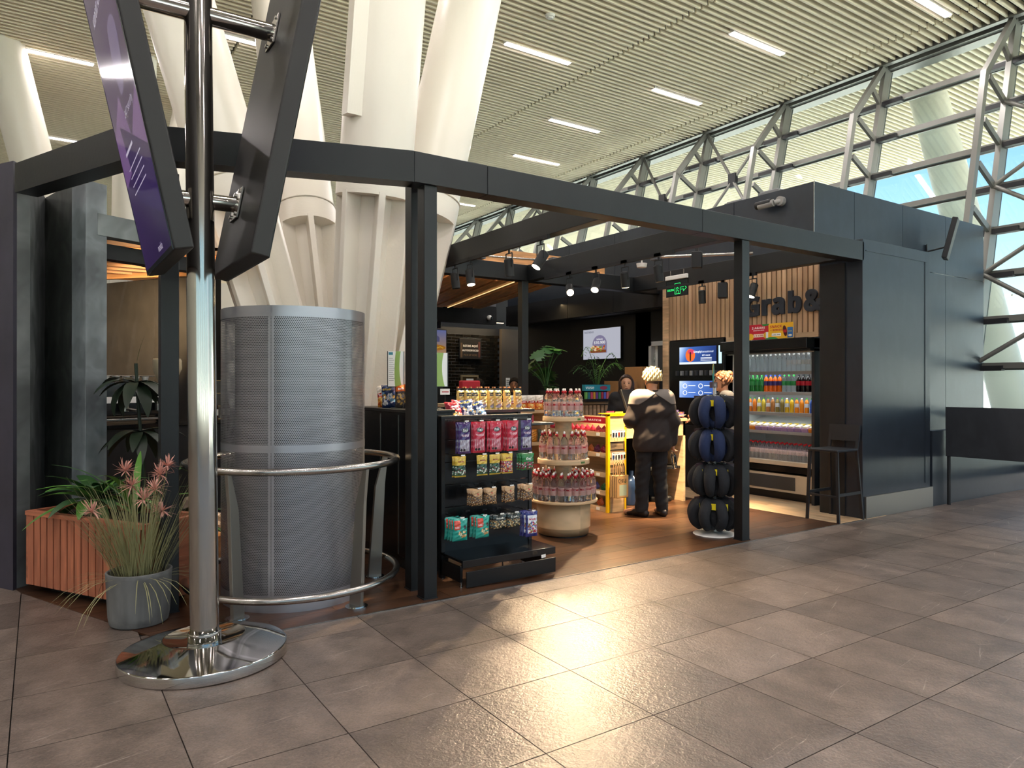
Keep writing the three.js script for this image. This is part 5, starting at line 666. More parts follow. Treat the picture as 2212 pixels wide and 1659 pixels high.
{
  const t = thing('menu_screen', 'lit menu screen with a tostada picture and price on the dark wall', 'screen', [8.19, 1.93, -9.41]); mesh('housing', bx(-.03, 0, -.01, .55, -.5, .5), M.plasticBlack, t); mesh('picture', plane(.98, .53).rotateY(-Math.PI / 2).translate(-.031, .27, 0), new THREE.MeshStandardMaterial({ color: 0, roughness: .3, emissive: 0xffffff, emissiveMap: tvTex, emissiveIntensity: .48 }), t);
  const e = thing('exit_sign', 'green lit exit sign with running figure and arrow', 'exit sign', [7.3, 2.70, -6.84]); const ex = print(256, 128, (x, w, h) => { x.fillStyle = '#0b0f0d'; x.fillRect(0, 0, w, h); x.strokeStyle = '#27e06a'; x.fillStyle = '#27e06a'; x.lineWidth = 4; label2(x, 'SALIDA', 52, 86, 24, '#27e06a'); x.strokeRect(104, 26, 64, 88); x.beginPath(); x.arc(136, 46, 8, 0, 7); x.stroke(); x.beginPath(); x.moveTo(136, 56); x.lineTo(128, 82); x.lineTo(116, 104); x.moveTo(130, 80); x.lineTo(148, 90); x.lineTo(146, 108); x.moveTo(118, 68); x.lineTo(136, 60); x.lineTo(154, 74); x.stroke(); x.beginPath(); x.moveTo(176, 62); x.lineTo(206, 62); x.lineTo(206, 46); x.lineTo(242, 70); x.lineTo(206, 96); x.lineTo(206, 80); x.lineTo(176, 80); x.stroke(); });
  mesh('housing', rb(-.03, .03, .23, .29, -.2, .2, .01, 2), M.white, e); mesh('plate', bx(-.006, .006, 0, .23, -.2, .2), M.blackGloss, e); mesh('legend', plane(.39, .21).rotateY(-Math.PI / 2).translate(-.0065, .115, 0), new THREE.MeshStandardMaterial({ color: 0x050505, emissive: 0xffffff, emissiveMap: ex, emissiveIntensity: 1.4 }), e); mesh('hanger', [rod(V(0, .29, -.12), V(0, .36, -.12), .005, 6), rod(V(0, .29, .12), V(0, .36, .12), .005, 6)], M.steel, e);
  const s = thing('bar_stool', 'black bar stool with low back beside the black pillar', 'stool', [7.09, 0, -4.72]); const sm = std(0x1a1c20, .5);
  mesh('seat', [rb(0, .4, .755, .785, 0, .36, .012, 2)], sm, s); mesh('backrest', bar(V(.41, .86, 0.18), V(.435, 1.04, .18), .36, .02, V(1, 0, 0)), sm, s); for (const [x0, z0, x1, z1, top] of [[.02, .02, 0, 0, .76], [.02, .34, 0, .37, .76], [.39, .02, .46, -.01, .86], [.39, .34, .46, .37, .86]]) mesh('leg', bar(V(x1, 0, z1), V(x0, .76, z0), .03, .022, V(1, 0, 0)), sm, s); mesh('back_post', [bar(V(.39, .76, .02), V(.435, 1.03, .015), .03, .02, V(1, 0, 0)), bar(V(.39, .76, .34), V(.435, 1.03, .345), .03, .02, V(1, 0, 0))], sm, s); mesh('foot_rest', [bar(V(.01, .28, .01), V(.01, .28, .36), .03, .02), bar(V(.01, .3, .36), V(.44, .3, .36), .02, .03), bar(V(.01, .3, .0), V(.44, .3, 0), .02, .03)], sm, s);
}
// spotlights: where they hang and where they point
spot(3.88, BY0 - .075, -6.95, [.1, -1, .1], false, 'unlit black track spotlight nearest the rear beam, above the snack rack'); spot(3.88, BY0 - .075, -6.62, [0, -1, .25], true, 'lit black track spotlight pointing down above the snack rack', 26); spot(3.88, BY0 - .075, -5.86, [.1, -1, -.05], false, 'upright unlit black track spotlight next to the tilted lit one'); spot(3.88, BY0 - .075, -5.33, [-.55, -.85, -.1], true, 'lit black track spotlight tilted away near the front beam', 60);
spot(5.39, BY0 - .075, -6.8, [-2.25, -2.7, 3.5], true, 'brightly lit track spotlight facing the hall above the bottle stand', 32, .62); spot(5.39, BY0 - .075, -6.31, [-.68, -1, .46], true, 'lit track spotlight tilted over the bottle stand', 52); spot(5.39, BY0 - .075, -5.82, [.25, -1, -.15], true, 'lit track spotlight above the customer', 75); spot(5.39, BY0 - .075, -5.31, [.1, -1, .1], false, 'unlit track spotlight at the front end of the track over the bottles');
spot(7.3, BY0 - .075, -6.4, [.05, -1, 0], false, 'unlit track spotlight beside the green exit sign'); spot(7.3, BY0 - .075, -5.6, [-.35, -1, -.1], true, 'lit track spotlight in front of the big letters', 60);
{
  const pipe = thing('conduit_run', 'grey conduit pipe with junction boxes above the exit sign', 'conduit', [0, 0, 0]); mesh('pipe', [rod(V(5.6, 3.1, -7.4), V(7.3, 3.1, -5.6), .02, 10), rod(V(5.6, 3.1, -7.4), V(3.9, 3.1, -7.72), .014, 8)], M.steel, pipe); for (const [x, z] of [[5.6, -7.4], [4.6, -7.6], [6.5, -6.45]]) mesh('junction_box', bx(x - .05, x + .05, 3.06, 3.14, z - .05, z + .05), std(0x55585c, .5), pipe);
  const sd = thing('beam_smoke_detector', 'white smoke detector under the kiosk roof beams', 'smoke detector', [6.4, 2.98, -6.6]); mesh('body', cy(.06, 0, .05, 0, 0, 20, .07), M.white, sd); mesh('stem', cy(.01, .05, .13, 0, 0, 8), M.white, sd);
  for (const [x, y, z, l] of [[6.75, 2.92, -6.0, 'black box loudspeaker hung under the roof near the conduit'], [7.35, 2.6, -6.1, 'black box loudspeaker hung behind the right post']]) { const sp = thing('box_speaker', l, 'speaker', [x, y, z], .6); mesh('cabinet', rb(-.07, .07, 0, .2, -.06, .06, .01, 2), M.plasticBlack, sp); mesh('bracket', bx(-.01, .01, .2, .3, -.02, .02), M.plasticBlack, sp); }
}
// ---------------------------------------------------------------- wooden cafe ceiling and kitchen behind
{
  const f = thing('wood_fascia', 'warm wood fascia panel above the cafe behind the rear beam', 'fascia', [0, 0, 0]); mesh('panel', uvm(bx(5.24, 6.1, 3.0, 3.42, -8.54, -8.5)), M.woodWarm, f); mesh('panel', uvm(bx(6.105, 7.44, 3.0, 3.42, -8.54, -8.5)), M.woodWarm, f); mesh('side_panel', uvm(bx(5.2, 5.24, 3.0, 3.42, -9.9, -8.5)), M.woodWarm, f); mesh('deck', bx(3.2, 7.44, 3.3, 3.34, -12.4, -8.54), M.blackMatte, f);
  const c = thing('cafe_ceiling', 'ceiling of diverging warm wood boards over the cafe', 'wood ceiling'); const d = V(.23, 0, -.973);
  for (let k = 0; k < 15; k++) { const x = 3.5 + k * .195, a = V(x, 2.97 + .012 * (k % 2), -8.35), L = 4.2 - k * .05; const q = uvm(new THREE.BoxGeometry(L, .03, .165)); q.applyMatrix4(new THREE.Matrix4().makeBasis(d, V(0, 1, 0), V(.973, 0, .23))); q.translate(a.x + d.x * L / 2, a.y, a.z + d.z * L / 2); mesh('board', q, M.woodWarm, c); }
  for (const [x, L, gl] of [[4.47, 1.6, 3], [5.64, 3.6, .8]]) { const a = V(x, 2.95, -8.38); mesh('light_line', bar(a, a.clone().addScaledVector(d, L), .01, .012), glow(new THREE.Color(1, .68, .3), gl), c, 'thin warm light line'); const l = new THREE.RectAreaLight(new THREE.Color(1, .7, .36), 12, L, .05); const m = a.clone().addScaledVector(d, L / 2); l.position.set(m.x, m.y - .02, m.z); l.lookAt(m.x, m.y - 1, m.z); c.add(l); }
  struct('wall_kitchen', [bx(5.6, 7.9, 2.73, 3.1, -12.5, -12.4), bx(3.5, 11.8, 0, 3.9, -14.4, -14.2)], M.blackMatte, 'dark header over the kitchen pass'); struct('trim_3', [bx(5.2, 7.9, 3.1, 3.9, -12.5, -12.42)], std(0x66666a, .7), 'grey panels above the kitchen header');
  const w = struct('wall_tiled', bx(6.6, 8.75, 0, 2.75, -13.8, -13.66), M.blackMatte, 'black glazed brick tile wall of the kitchen'); const tg = rb(-.097, .097, -.031, .031, 0, .014, .003), tm = [std(0x14130f, .12), std(0x1b1813, .16)];
  for (let r = 0; r < 20; r++) for (let k = 0; k < 7; k++) { const m = mesh('tile', tg, tm[(r + k) % 2], w); m.position.set(7.42 + k * .2 + (r % 2) * .1, 1.28 + r * .068, -13.66); m.rotation.set(rnd(-.03, .03), rnd(-.03, .03), 0); }
  struct('wall_pass', bx(8.74, 9.8, 0, 2.75, -13.6, -13.5), std(0x4a4238, .7), 'brown panel beside the tiled wall');
  const kl = thing('kitchen_light', 'warm light strip above the tiled wall', 'light strip', [8.0, 2.86, -13.35]); mesh('housing', bx(-.7, .7, .01, .05, -.04, .04), M.plasticBlack, kl); mesh('bracket', bx(-.02, .02, .02, .05, -.4, 0), M.plasticBlack, kl); mesh('diffuser', bx(-.68, .68, 0, .01, -.03, .03), glow(new THREE.Color(1, .72, .4), 4), kl); const l = new THREE.RectAreaLight(new THREE.Color(1, .74, .44), 26, 1.36, .06); l.position.set(0, -.01, 0); l.rotation.x = -Math.PI / 2; kl.add(l);
  const sg = print(256, 208, (x, w2, h) => { x.fillStyle = '#17130f'; x.fillRect(0, 0, w2, h); x.fillStyle = '#5a4630'; x.fillRect(10, 44, 22, 150); x.fillStyle = '#5a2f24'; x.fillRect(222, 30, 22, 160); label2(x, 'RETIRE AQUÍ', 127, 84, 29, '#efece6'); label2(x, 'AUTOSERVICIO', 127, 130, 27, '#efece6'); label2(x, 'PICK UP HERE', 127, 176, 26, '#8a6a48', ''); });
  const sn = thing('pickup_sign', 'black pickup sign with white lettering on the tiled wall', 'sign', [7.98, 2.05, -13.62]); mesh('board', rb(-.28, .28, 0, .46, -.02, .02, .004), M.blackGloss, sn); mesh('lettering', plane(.55, .45).translate(0, .23, .021), std(0xffffff, .5, 0, { map: sg }), sn);
  const win = thing('pass_window', 'small metal framed serving hatch in the tiled wall', 'hatch', [7.95, 1.3, -13.6]); mesh('frame', [bx(-.22, .22, .36, .4, -.02, .03), bx(-.22, -.19, 0, .36, -.02, .03), bx(.19, .22, 0, .36, -.02, .03)], std(0x9a8a6a, .4, .5), win); mesh('inner_panel', bx(-.19, .19, 0, .36, -.03, -.025), std(0x6b5230, .8), win); mesh('notice', bx(-.08, .1, .28, .32, .0, .01), M.paper, win);  // the panel inside the hatch frame is plain brown
  const dome = thing('dome_camera', 'small white dome camera under the dark header', 'camera', [7.7, 2.86, -12.36]); mesh('shell', new THREE.SphereGeometry(.055, 20, 14), M.white, dome); mesh('lens', new THREE.SphereGeometry(.035, 16, 12).translate(.02, -.01, .03), M.blackGloss, dome);
  const ms = thing('hanging_menu_screen', 'tilted menu screen with a hot dog picture behind the post', 'screen', [6.55, 2.1, -12.7], .1); const mt = print(96, 160, (x, w2, h) => { const g = x.createLinearGradient(0, 0, 0, h); g.addColorStop(0, '#6f78b0'); g.addColorStop(1, '#c79a6a'); x.fillStyle = g; x.fillRect(0, 0, w2, h); x.fillStyle = '#b5782a'; x.beginPath(); x.ellipse(50, 118, 44, 22, 0, 0, 7); x.fill(); x.strokeStyle = '#f0c040'; x.lineWidth = 4; x.beginPath(); x.moveTo(12, 116); for (let k = 0; k < 8; k++) x.lineTo(16 + k * 10, 112 + (k % 2) * 10); x.stroke(); x.fillStyle = '#5a5a80'; x.beginPath(); x.arc(50, 56, 24, Math.PI, 0); x.lineTo(74, 80); x.lineTo(26, 80); x.fill(); }); mesh('housing', bx(-.36, .36, 0, .5, -.04, 0), M.plasticBlack, ms); mesh('hanger', bx(-.02, .02, .5, .7, -.03, .3), M.plasticBlack, ms); mesh('picture', plane(.7, .48).translate(0, .25, .001), new THREE.MeshStandardMaterial({ color: 0, roughness: .3, emissive: 0xffffff, emissiveMap: mt, emissiveIntensity: .4 }), ms);
  const nb = (x, y, w2, h) => { const o = thing('paper_notice', 'white paper notice taped to the brown panel', 'notice', [x, y, -13.49], 0, 'notices on the brown panel'); mesh('sheet', bx(-w2 / 2, w2 / 2, 0, h, 0, .002), M.paper, o); for (let k = 0; k < 4; k++) mesh('text_line', bx(-w2 * .35, w2 * .3, h * (.2 + k * .18), h * (.25 + k * .18), .002, .003), M.plasticBlack, o); }; nb(8.9, 1.4, .11, .24); nb(9.05, 1.5, .1, .14);
}
// ---------------------------------------------------------------- coffee corner on the left
{
  const e = V(.51, 0, .86), R = V(1.445, 0, -8.657), Lp = R.clone().addScaledVector(e, -1.58);
  struct('wall_coffee', [uvm(prism([[Lp.x, Lp.z], [R.x - .51 * .62, R.z - .86 * .62], [R.x - .51 * .62 + .06, R.z - .86 * .62 - .04], [Lp.x + .06, Lp.z - .04]], 0, 2.72)), uvm(prism([[R.x - .51 * .612, R.z - .86 * .612], [R.x, R.z], [R.x + .06, R.z - .04], [R.x - .51 * .612 + .06, R.z - .86 * .612 - .04]], 0, 2.72))], std(0x54504b, .7, 0, { map: smear }), 'dark grey panel wall lit by a warm spotlight behind the coffee machine');
  struct('wall_dark_left', prism([[Lp.x, Lp.z], [Lp.x - 1.4, Lp.z - 1.2], [Lp.x - 1.3, Lp.z - 1.3], [Lp.x + .05, Lp.z - .1]], 0, 2.85), M.blackMatte, 'black wall beyond the coffee corner'); struct('trim_4', prism([[Lp.x - .06, Lp.z + .02], [Lp.x - .6, Lp.z - .44], [Lp.x - .6, Lp.z - .46], [Lp.x - .06, Lp.z]], 1.3, 2.0), std(0x9a1a1e, .6), 'dark red wall board beside the lit wall');
  solo('black_divider', prism([[1.47, -8.62], [1.62, -8.36], [1.7, -8.4], [1.55, -8.66]], 0, 2.8), M.plasticBlack, 'narrow black divider at the end of the lit wall', 'divider');
  const c = thing('coffee_ceiling', 'warm wood slat ceiling over the coffee corner', 'wood ceiling'); for (let k = 0; k < 10; k++) { const z = -7.3 - k * .26; mesh('board', uvm(bx(-.4 + k * .03, 1.75, 2.78, 2.81, z - .2, z)), M.woodWarm, c); mesh('board_edge', uvm(bx(-.4 + k * .03, 1.75, 2.74, 2.81, z - .02, z)), M.woodWarm, c); } mesh('rear_rail', uvm(bar(V(.2, 2.75, -9.9), V(1.7, 2.75, -8.3), .06, .1)), M.woodWarm, c); mesh('light_line', bx(.2, 1.7, 2.815, 2.82, -7.53, -7.51), glow(new THREE.Color(1, .75, .45), 5), c); { const l = new THREE.RectAreaLight(new THREE.Color(1, .72, .42), 5, 1.5, .03); l.position.set(.95, 2.81, -7.505); l.lookAt(.95, 2.81, -6); c.add(l); }
  spot(.78, 2.74, -7.05, [.15, -.24, -1.15], true, 'lit black spotlight aimed at the grey wall of the coffee corner', 30, .42);
  const k = thing('coffee_counter', 'black counter carrying the coffee machine', 'counter', [.5, 0, -6.95], .52); mesh('body', rb(-.1, 1.7, 0, 1.1, -.5, 0, .004), M.blackMatte, k); mesh('worktop', rb(-.12, 1.72, 1.1, 1.135, -.52, .02, .004), M.blackGloss, k);
  const m = thing('coffee_machine', 'black and white espresso machine with brand lettering on its band', 'coffee machine', [.62, 1.135, -7.22], .52); mesh('body', [rb(-.36, .38, .08, .2, -.22, .22, .02, 2), rb(-.34, .36, .2, .38, -.22, .02, .02, 2)], M.blackGloss, m); mesh('band', rb(-.38, .4, .19, .245, .2, .23, .01, 2), M.white, m); const bt = print(256, 20, (x, w, h) => { x.fillStyle = '#eceae6'; x.fillRect(0, 0, w, h); x.fillStyle = '#1d1d1d'; x.font = 'bold 15px sans-serif'; x.fillText('LA CIMBALI', 130, 15); }); mesh('band_print', plane(.76, .05).translate(.01, .217, .2305), std(0xffffff, .4, 0, { map: bt }), m); for (const x of [-.3, .32]) mesh('foot', cy(.02, 0, .08, x, .1, 12), M.steel, m); for (const x of [-.15, .18]) mesh('group_head', [cy(.035, .12, .19, x, .26, 16), rod(V(x, .14, .28), V(x, .13, .42), .012, 8)], M.steel, m); mesh('drip_tray', rb(-.34, .36, .04, .06, 0, .3, .004), M.steel, m); mesh('cup_rail', [rod(V(-.32, .43, -.2), V(.34, .43, -.2), .006, 6), rod(V(-.32, .43, 0), V(.34, .43, 0), .006, 6)], M.steel, m);
  for (let j = 0; j < 6; j++) solo('coffee_cup', lathe([[0, 0], [.022, 0], [.034, .055], [.031, .055], [.02, .006], [0, .006]], 16), M.white, 'white coffee cup stacked on the espresso machine', 'cup', [.42 + j * .085, 1.515, -7.28 - .05 * j], 0, 'cups on the machine');
  const hopper = thing('bean_hopper', 'cream coloured coffee grinder hopper lit by the spotlight', 'coffee grinder', [1.03, 1.135, -7.5], .5); mesh('body', rb(-.07, .07, 0, .32, -.09, .09, .02, 2), M.blackGloss, hopper); mesh('hopper', lathe([[.05, .32], [.06, .34], [.13, .5], [.13, .58], [.12, .6], [0, .6]], 28), std(0xe9d8b4, .4), hopper); mesh('spout', rod(V(0, .2, .09), V(0, .16, .15), .02, 10), M.steel, hopper);
  const ac = thing('acrylic_box', 'clear acrylic drawer box with a blue picture on top', 'acrylic box', [1.42, 1.135, -7.75], .4); mesh('frame', [0, 1, 2].flatMap((r) => [bx(-.12, .12, r * .13, r * .13 + .006, -.1, .1), bx(-.12, -.116, r * .13, r * .13 + .13, -.1, .1), bx(.116, .12, r * .13, r * .13 + .13, -.1, .1), bx(.02, .024, r * .13, r * .13 + .13, -.1, .1)]), M.clear, ac); mesh('edge', [0, 1, 2, 3].map((r) => bx(-.122, .122, r * .13, r * .13 + .005, .1, .103)), std(0xc9a56a, .3), ac); mesh('picture', bx(-.11, .03, .29, .38, .101, .104), std(0x5f93b5, .4), ac);
  const bg = lathe([[0, 0], [.03, 0], [.034, .01], [.034, .14], [.012, .19], [.012, .24], [0, .24]], 16); [[1.32, -7.32, 0xd9d2c4, 'clear syrup bottle with white label on the coffee counter'], [1.43, -7.36, 0x4a2a1a, 'dark syrup bottle on the coffee counter'], [1.55, -7.42, 0x7a2a1a, 'red syrup bottle on the coffee counter']].forEach(([x, z, col, l]) => { const o = thing('syrup_bottle', l, 'syrup bottle', [x, 1.135, z]); mesh('bottle_body', bg, phys(col, .1, { transmission: .5, thickness: 0 }), o); mesh('pump', [rod(V(0, .24, 0), V(0, .3, 0), .005, 6), rod(V(0, .3, 0), V(-.05, .29, .03), .006, 6)], M.plasticBlack, o); mesh('bottle_label', new THREE.CylinderGeometry(.0345, .0345, .06, 16, 1, true).translate(0, .08, 0), M.paper, o); });
  const b = thing('wooden_bench', 'low wooden box bench behind the potted grass', 'bench', [.85, 0, -6.55], .3); mesh('top', uvm(rb(0, .75, .22, .25, 0, .4, .004)), M.woodWarm, b); mesh('side', uvm(bx(.02, .73, .03, .22, .37, .39)), M.woodWarm, b); mesh('side', uvm(bx(.02, .73, .03, .22, .01, .03)), M.woodWarm, b); mesh('foot', bx(.05, .7, 0, .03, .05, .35), M.plasticBlack, b);
  [[1.05, .25, -6.35], [1.2, .25, -6.42], [1.12, .4, -6.4]].forEach(([x, y, z]) => { const g = new THREE.IcosahedronGeometry(.1, 2), p = g.attributes.position; for (let i = 0; i < p.count; i++) { const s = .8 + .5 * fbm(p.getX(i) * 30 + 9, p.getY(i) * 30 + z * 9, 3, 64, 2); p.setXYZ(i, p.getX(i) * s * 1.3, p.getY(i) * s * .9, p.getZ(i) * s); } g.computeVertexNormals(); g.translate(0, .08, 0); solo('wrapped_bundle', g, phys(0x9a8878, .2, { clearcoat: .8 }), 'plastic wrapped bundle on the low bench', 'bundle', [x, y, z], rnd(3), 'wrapped bundles on the bench'); });
}
// ================================================================ PEOPLE
function surface(fn, lo, hi, cell) { // marching cubes over a distance field, with gradient normals
  const nx = Math.ceil((hi[0] - lo[0]) / cell) + 1, ny = Math.ceil((hi[1] - lo[1]) / cell) + 1, nz = Math.ceil((hi[2] - lo[2]) / cell) + 1, F = new Float32Array(nx * ny * nz);
  for (let k = 0, o = 0; k < nz; k++) for (let j = 0; j < ny; j++) for (let i = 0; i < nx; i++, o++) F[o] = fn(lo[0] + i * cell, lo[1] + j * cell, lo[2] + k * cell);
  const at = (i, j, k) => F[(k * ny + j) * nx + i], C = [[0, 0, 0], [1, 0, 0], [0, 1, 0], [1, 1, 0], [0, 0, 1], [1, 0, 1], [0, 1, 1], [1, 1, 1]];
  // corner order of the tables: 0 (0,0,0) 1 (1,0,0) 2 (1,1,0) 3 (0,1,0) 4..7 the same one step on
  const K = [[0, 0, 0], [1, 0, 0], [1, 1, 0], [0, 1, 0], [0, 0, 1], [1, 0, 1], [1, 1, 1], [0, 1, 1]], E = [[0, 1], [1, 2], [2, 3], [3, 0], [4, 5], [5, 6], [6, 7], [7, 4], [0, 4], [1, 5], [2, 6], [3, 7]];
  const pos = [], idx = [], seen = new Map();
  for (let k = 0; k < nz - 1; k++) for (let j = 0; j < ny - 1; j++) for (let i = 0; i < nx - 1; i++) {
    let c = 0; for (let q = 0; q < 8; q++) if (at(i + K[q][0], j + K[q][1], k + K[q][2]) < 0) c |= 1 << q;
    if (!c || c === 255) continue; const ids = [];
    for (let t = 0; triTable[c * 16 + t] !== -1; t++) {
      const e = triTable[c * 16 + t]; if (ids[e] === undefined) {
        const [a, b] = E[e], A = [i + K[a][0], j + K[a][1], k + K[a][2]], B2 = [i + K[b][0], j + K[b][1], k + K[b][2]], ka = (A[2] * ny + A[1]) * nx + A[0], kb = (B2[2] * ny + B2[1]) * nx + B2[0], key = ka < kb ? ka * 8388608 + kb : kb * 8388608 + ka;
        let v = seen.get(key); if (v === undefined) { const fa = F[ka], fb = F[kb], s = fa / (fa - fb); v = pos.length / 3; pos.push(lo[0] + (A[0] + (B2[0] - A[0]) * s) * cell, lo[1] + (A[1] + (B2[1] - A[1]) * s) * cell, lo[2] + (A[2] + (B2[2] - A[2]) * s) * cell); seen.set(key, v); } ids[e] = v;
      } idx.push(ids[e]);
    }
  }
  const nor = new Float32Array(pos.length), h = cell * .5; for (let v = 0; v < pos.length; v += 3) { const [x, y, z] = [pos[v], pos[v + 1], pos[v + 2]], gx = fn(x + h, y, z) - fn(x - h, y, z), gy = fn(x, y + h, z) - fn(x, y - h, z), gz = fn(x, y, z + h) - fn(x, y, z - h), l = Math.hypot(gx, gy, gz) || 1; nor[v] = gx / l; nor[v + 1] = gy / l; nor[v + 2] = gz / l; }
  // make the faces agree with the normals
  if (idx.length) { const a = idx[0] * 3, b = idx[1] * 3, c = idx[2] * 3, u = V(pos[b] - pos[a], pos[b + 1] - pos[a + 1], pos[b + 2] - pos[a + 2]), w = V(pos[c] - pos[a], pos[c + 1] - pos[a + 1], pos[c + 2] - pos[a + 2]); if (u.cross(w).dot(V(nor[a], nor[a + 1], nor[a + 2])) < 0) for (let i = 0; i < idx.length; i += 3) [idx[i], idx[i + 1]] = [idx[i + 1], idx[i]]; }
  const g = new THREE.BufferGeometry(); g.setAttribute('position', new THREE.Float32BufferAttribute(pos, 3)); g.setAttribute('normal', new THREE.BufferAttribute(nor, 3)); g.setIndex(idx); return g;
}
const smin = (a, b, k) => { const h = Math.max(k - Math.abs(a - b), 0) / k; return Math.min(a, b) - h * h * k * .25; };
function cap(a, b, ra, rb2 = ra, sz = 1) { const dx = b[0] - a[0], dy = b[1] - a[1], dz = b[2] - a[2], L = dx * dx + dy * dy + dz * dz + 1e-9; return (x, y, z) => { const px = x - a[0], py = y - a[1], pz = z - a[2], t = Math.max(0, Math.min(1, (px * dx + py * dy + pz * dz) / L)), qx = px - dx * t, qy = py - dy * t, qz = (pz - dz * t) / sz; return Math.sqrt(qx * qx + qy * qy + qz * qz) - (ra + (rb2 - ra) * t); }; }
const ell = (c, r) => (x, y, z) => { const q = Math.hypot((x - c[0]) / r[0], (y - c[1]) / r[1], (z - c[2]) / r[2]); return (q - 1) * Math.min(r[0], r[1], r[2]); };
const blend = (list, k) => (x, y, z) => { let d = 9; for (const f of list) d = smin(d, f(x, y, z), k); return d; };
const bounds = (pts, m) => { const lo = [9, 9, 9], hi = [-9, -9, -9]; for (const p of pts) for (let i = 0; i < 3; i++) { lo[i] = Math.min(lo[i], p[i] - m); hi[i] = Math.max(hi[i], p[i] + m); } return [lo, hi]; };
function handGeo(w, dir, side, curl) { // palm and five separate fingers, from the wrist along dir
  const d = V(...dir).normalize(), s = V(0, 0, 1).addScaledVector(d, -d.z).normalize(), n = V().crossVectors(d, s).multiplyScalar(side), P = (a, b, c) => { const q = V(...w).addScaledVector(d, a).addScaledVector(s, b).addScaledVector(n, c); return [q.x, q.y, q.z]; };
  const L = [cap(P(0, 0, 0), P(.03, 0, 0), .024, .026), cap(P(.03, -.018, 0), P(.085, -.028, .004), .017, .013), cap(P(.03, .018, 0), P(.085, .03, .004), .017, .013), cap(P(.03, 0, 0), P(.085, 0, 0), .018, .014)], pts = [P(-.03, -.05, -.05), P(.19, .07, .06), P(.19, -.07, -.06), P(0, .07, .07)];
  const fin = []; [[-.03, .06], [-.01, .07], [.011, .075], [.031, .068]].forEach(([b, l], i) => { const a0 = P(.085, b, .004), a1 = P(.085 + l * .5 * Math.cos(curl), b, .004 + l * .5 * Math.sin(curl)), a2 = P(.085 + l * (.5 * Math.cos(curl) + .45 * Math.cos(curl * 2.2)), b, .004 + l * (.5 * Math.sin(curl) + .45 * Math.sin(curl * 2.2))); fin.push(blend([cap(a0, a1, .0095, .0085), cap(a1, a2, .0085, .007)], .004)); });
  const t0 = P(.025, .028, .004), t1 = P(.06, .052, .018), t2 = P(.085, .05, .034); fin.push(blend([cap(t0, t1, .012, .0095), cap(t1, t2, .0095, .0075)], .004));
  const palm = blend(L, .02), f = (x, y, z) => { let q = palm(x, y, z); for (const g of fin) q = smin(q, g(x, y, z), .006); return q; }; const [lo, hi] = bounds(pts, .02); return { f, lo, hi, grip: P(.1, .0, .035) };
}
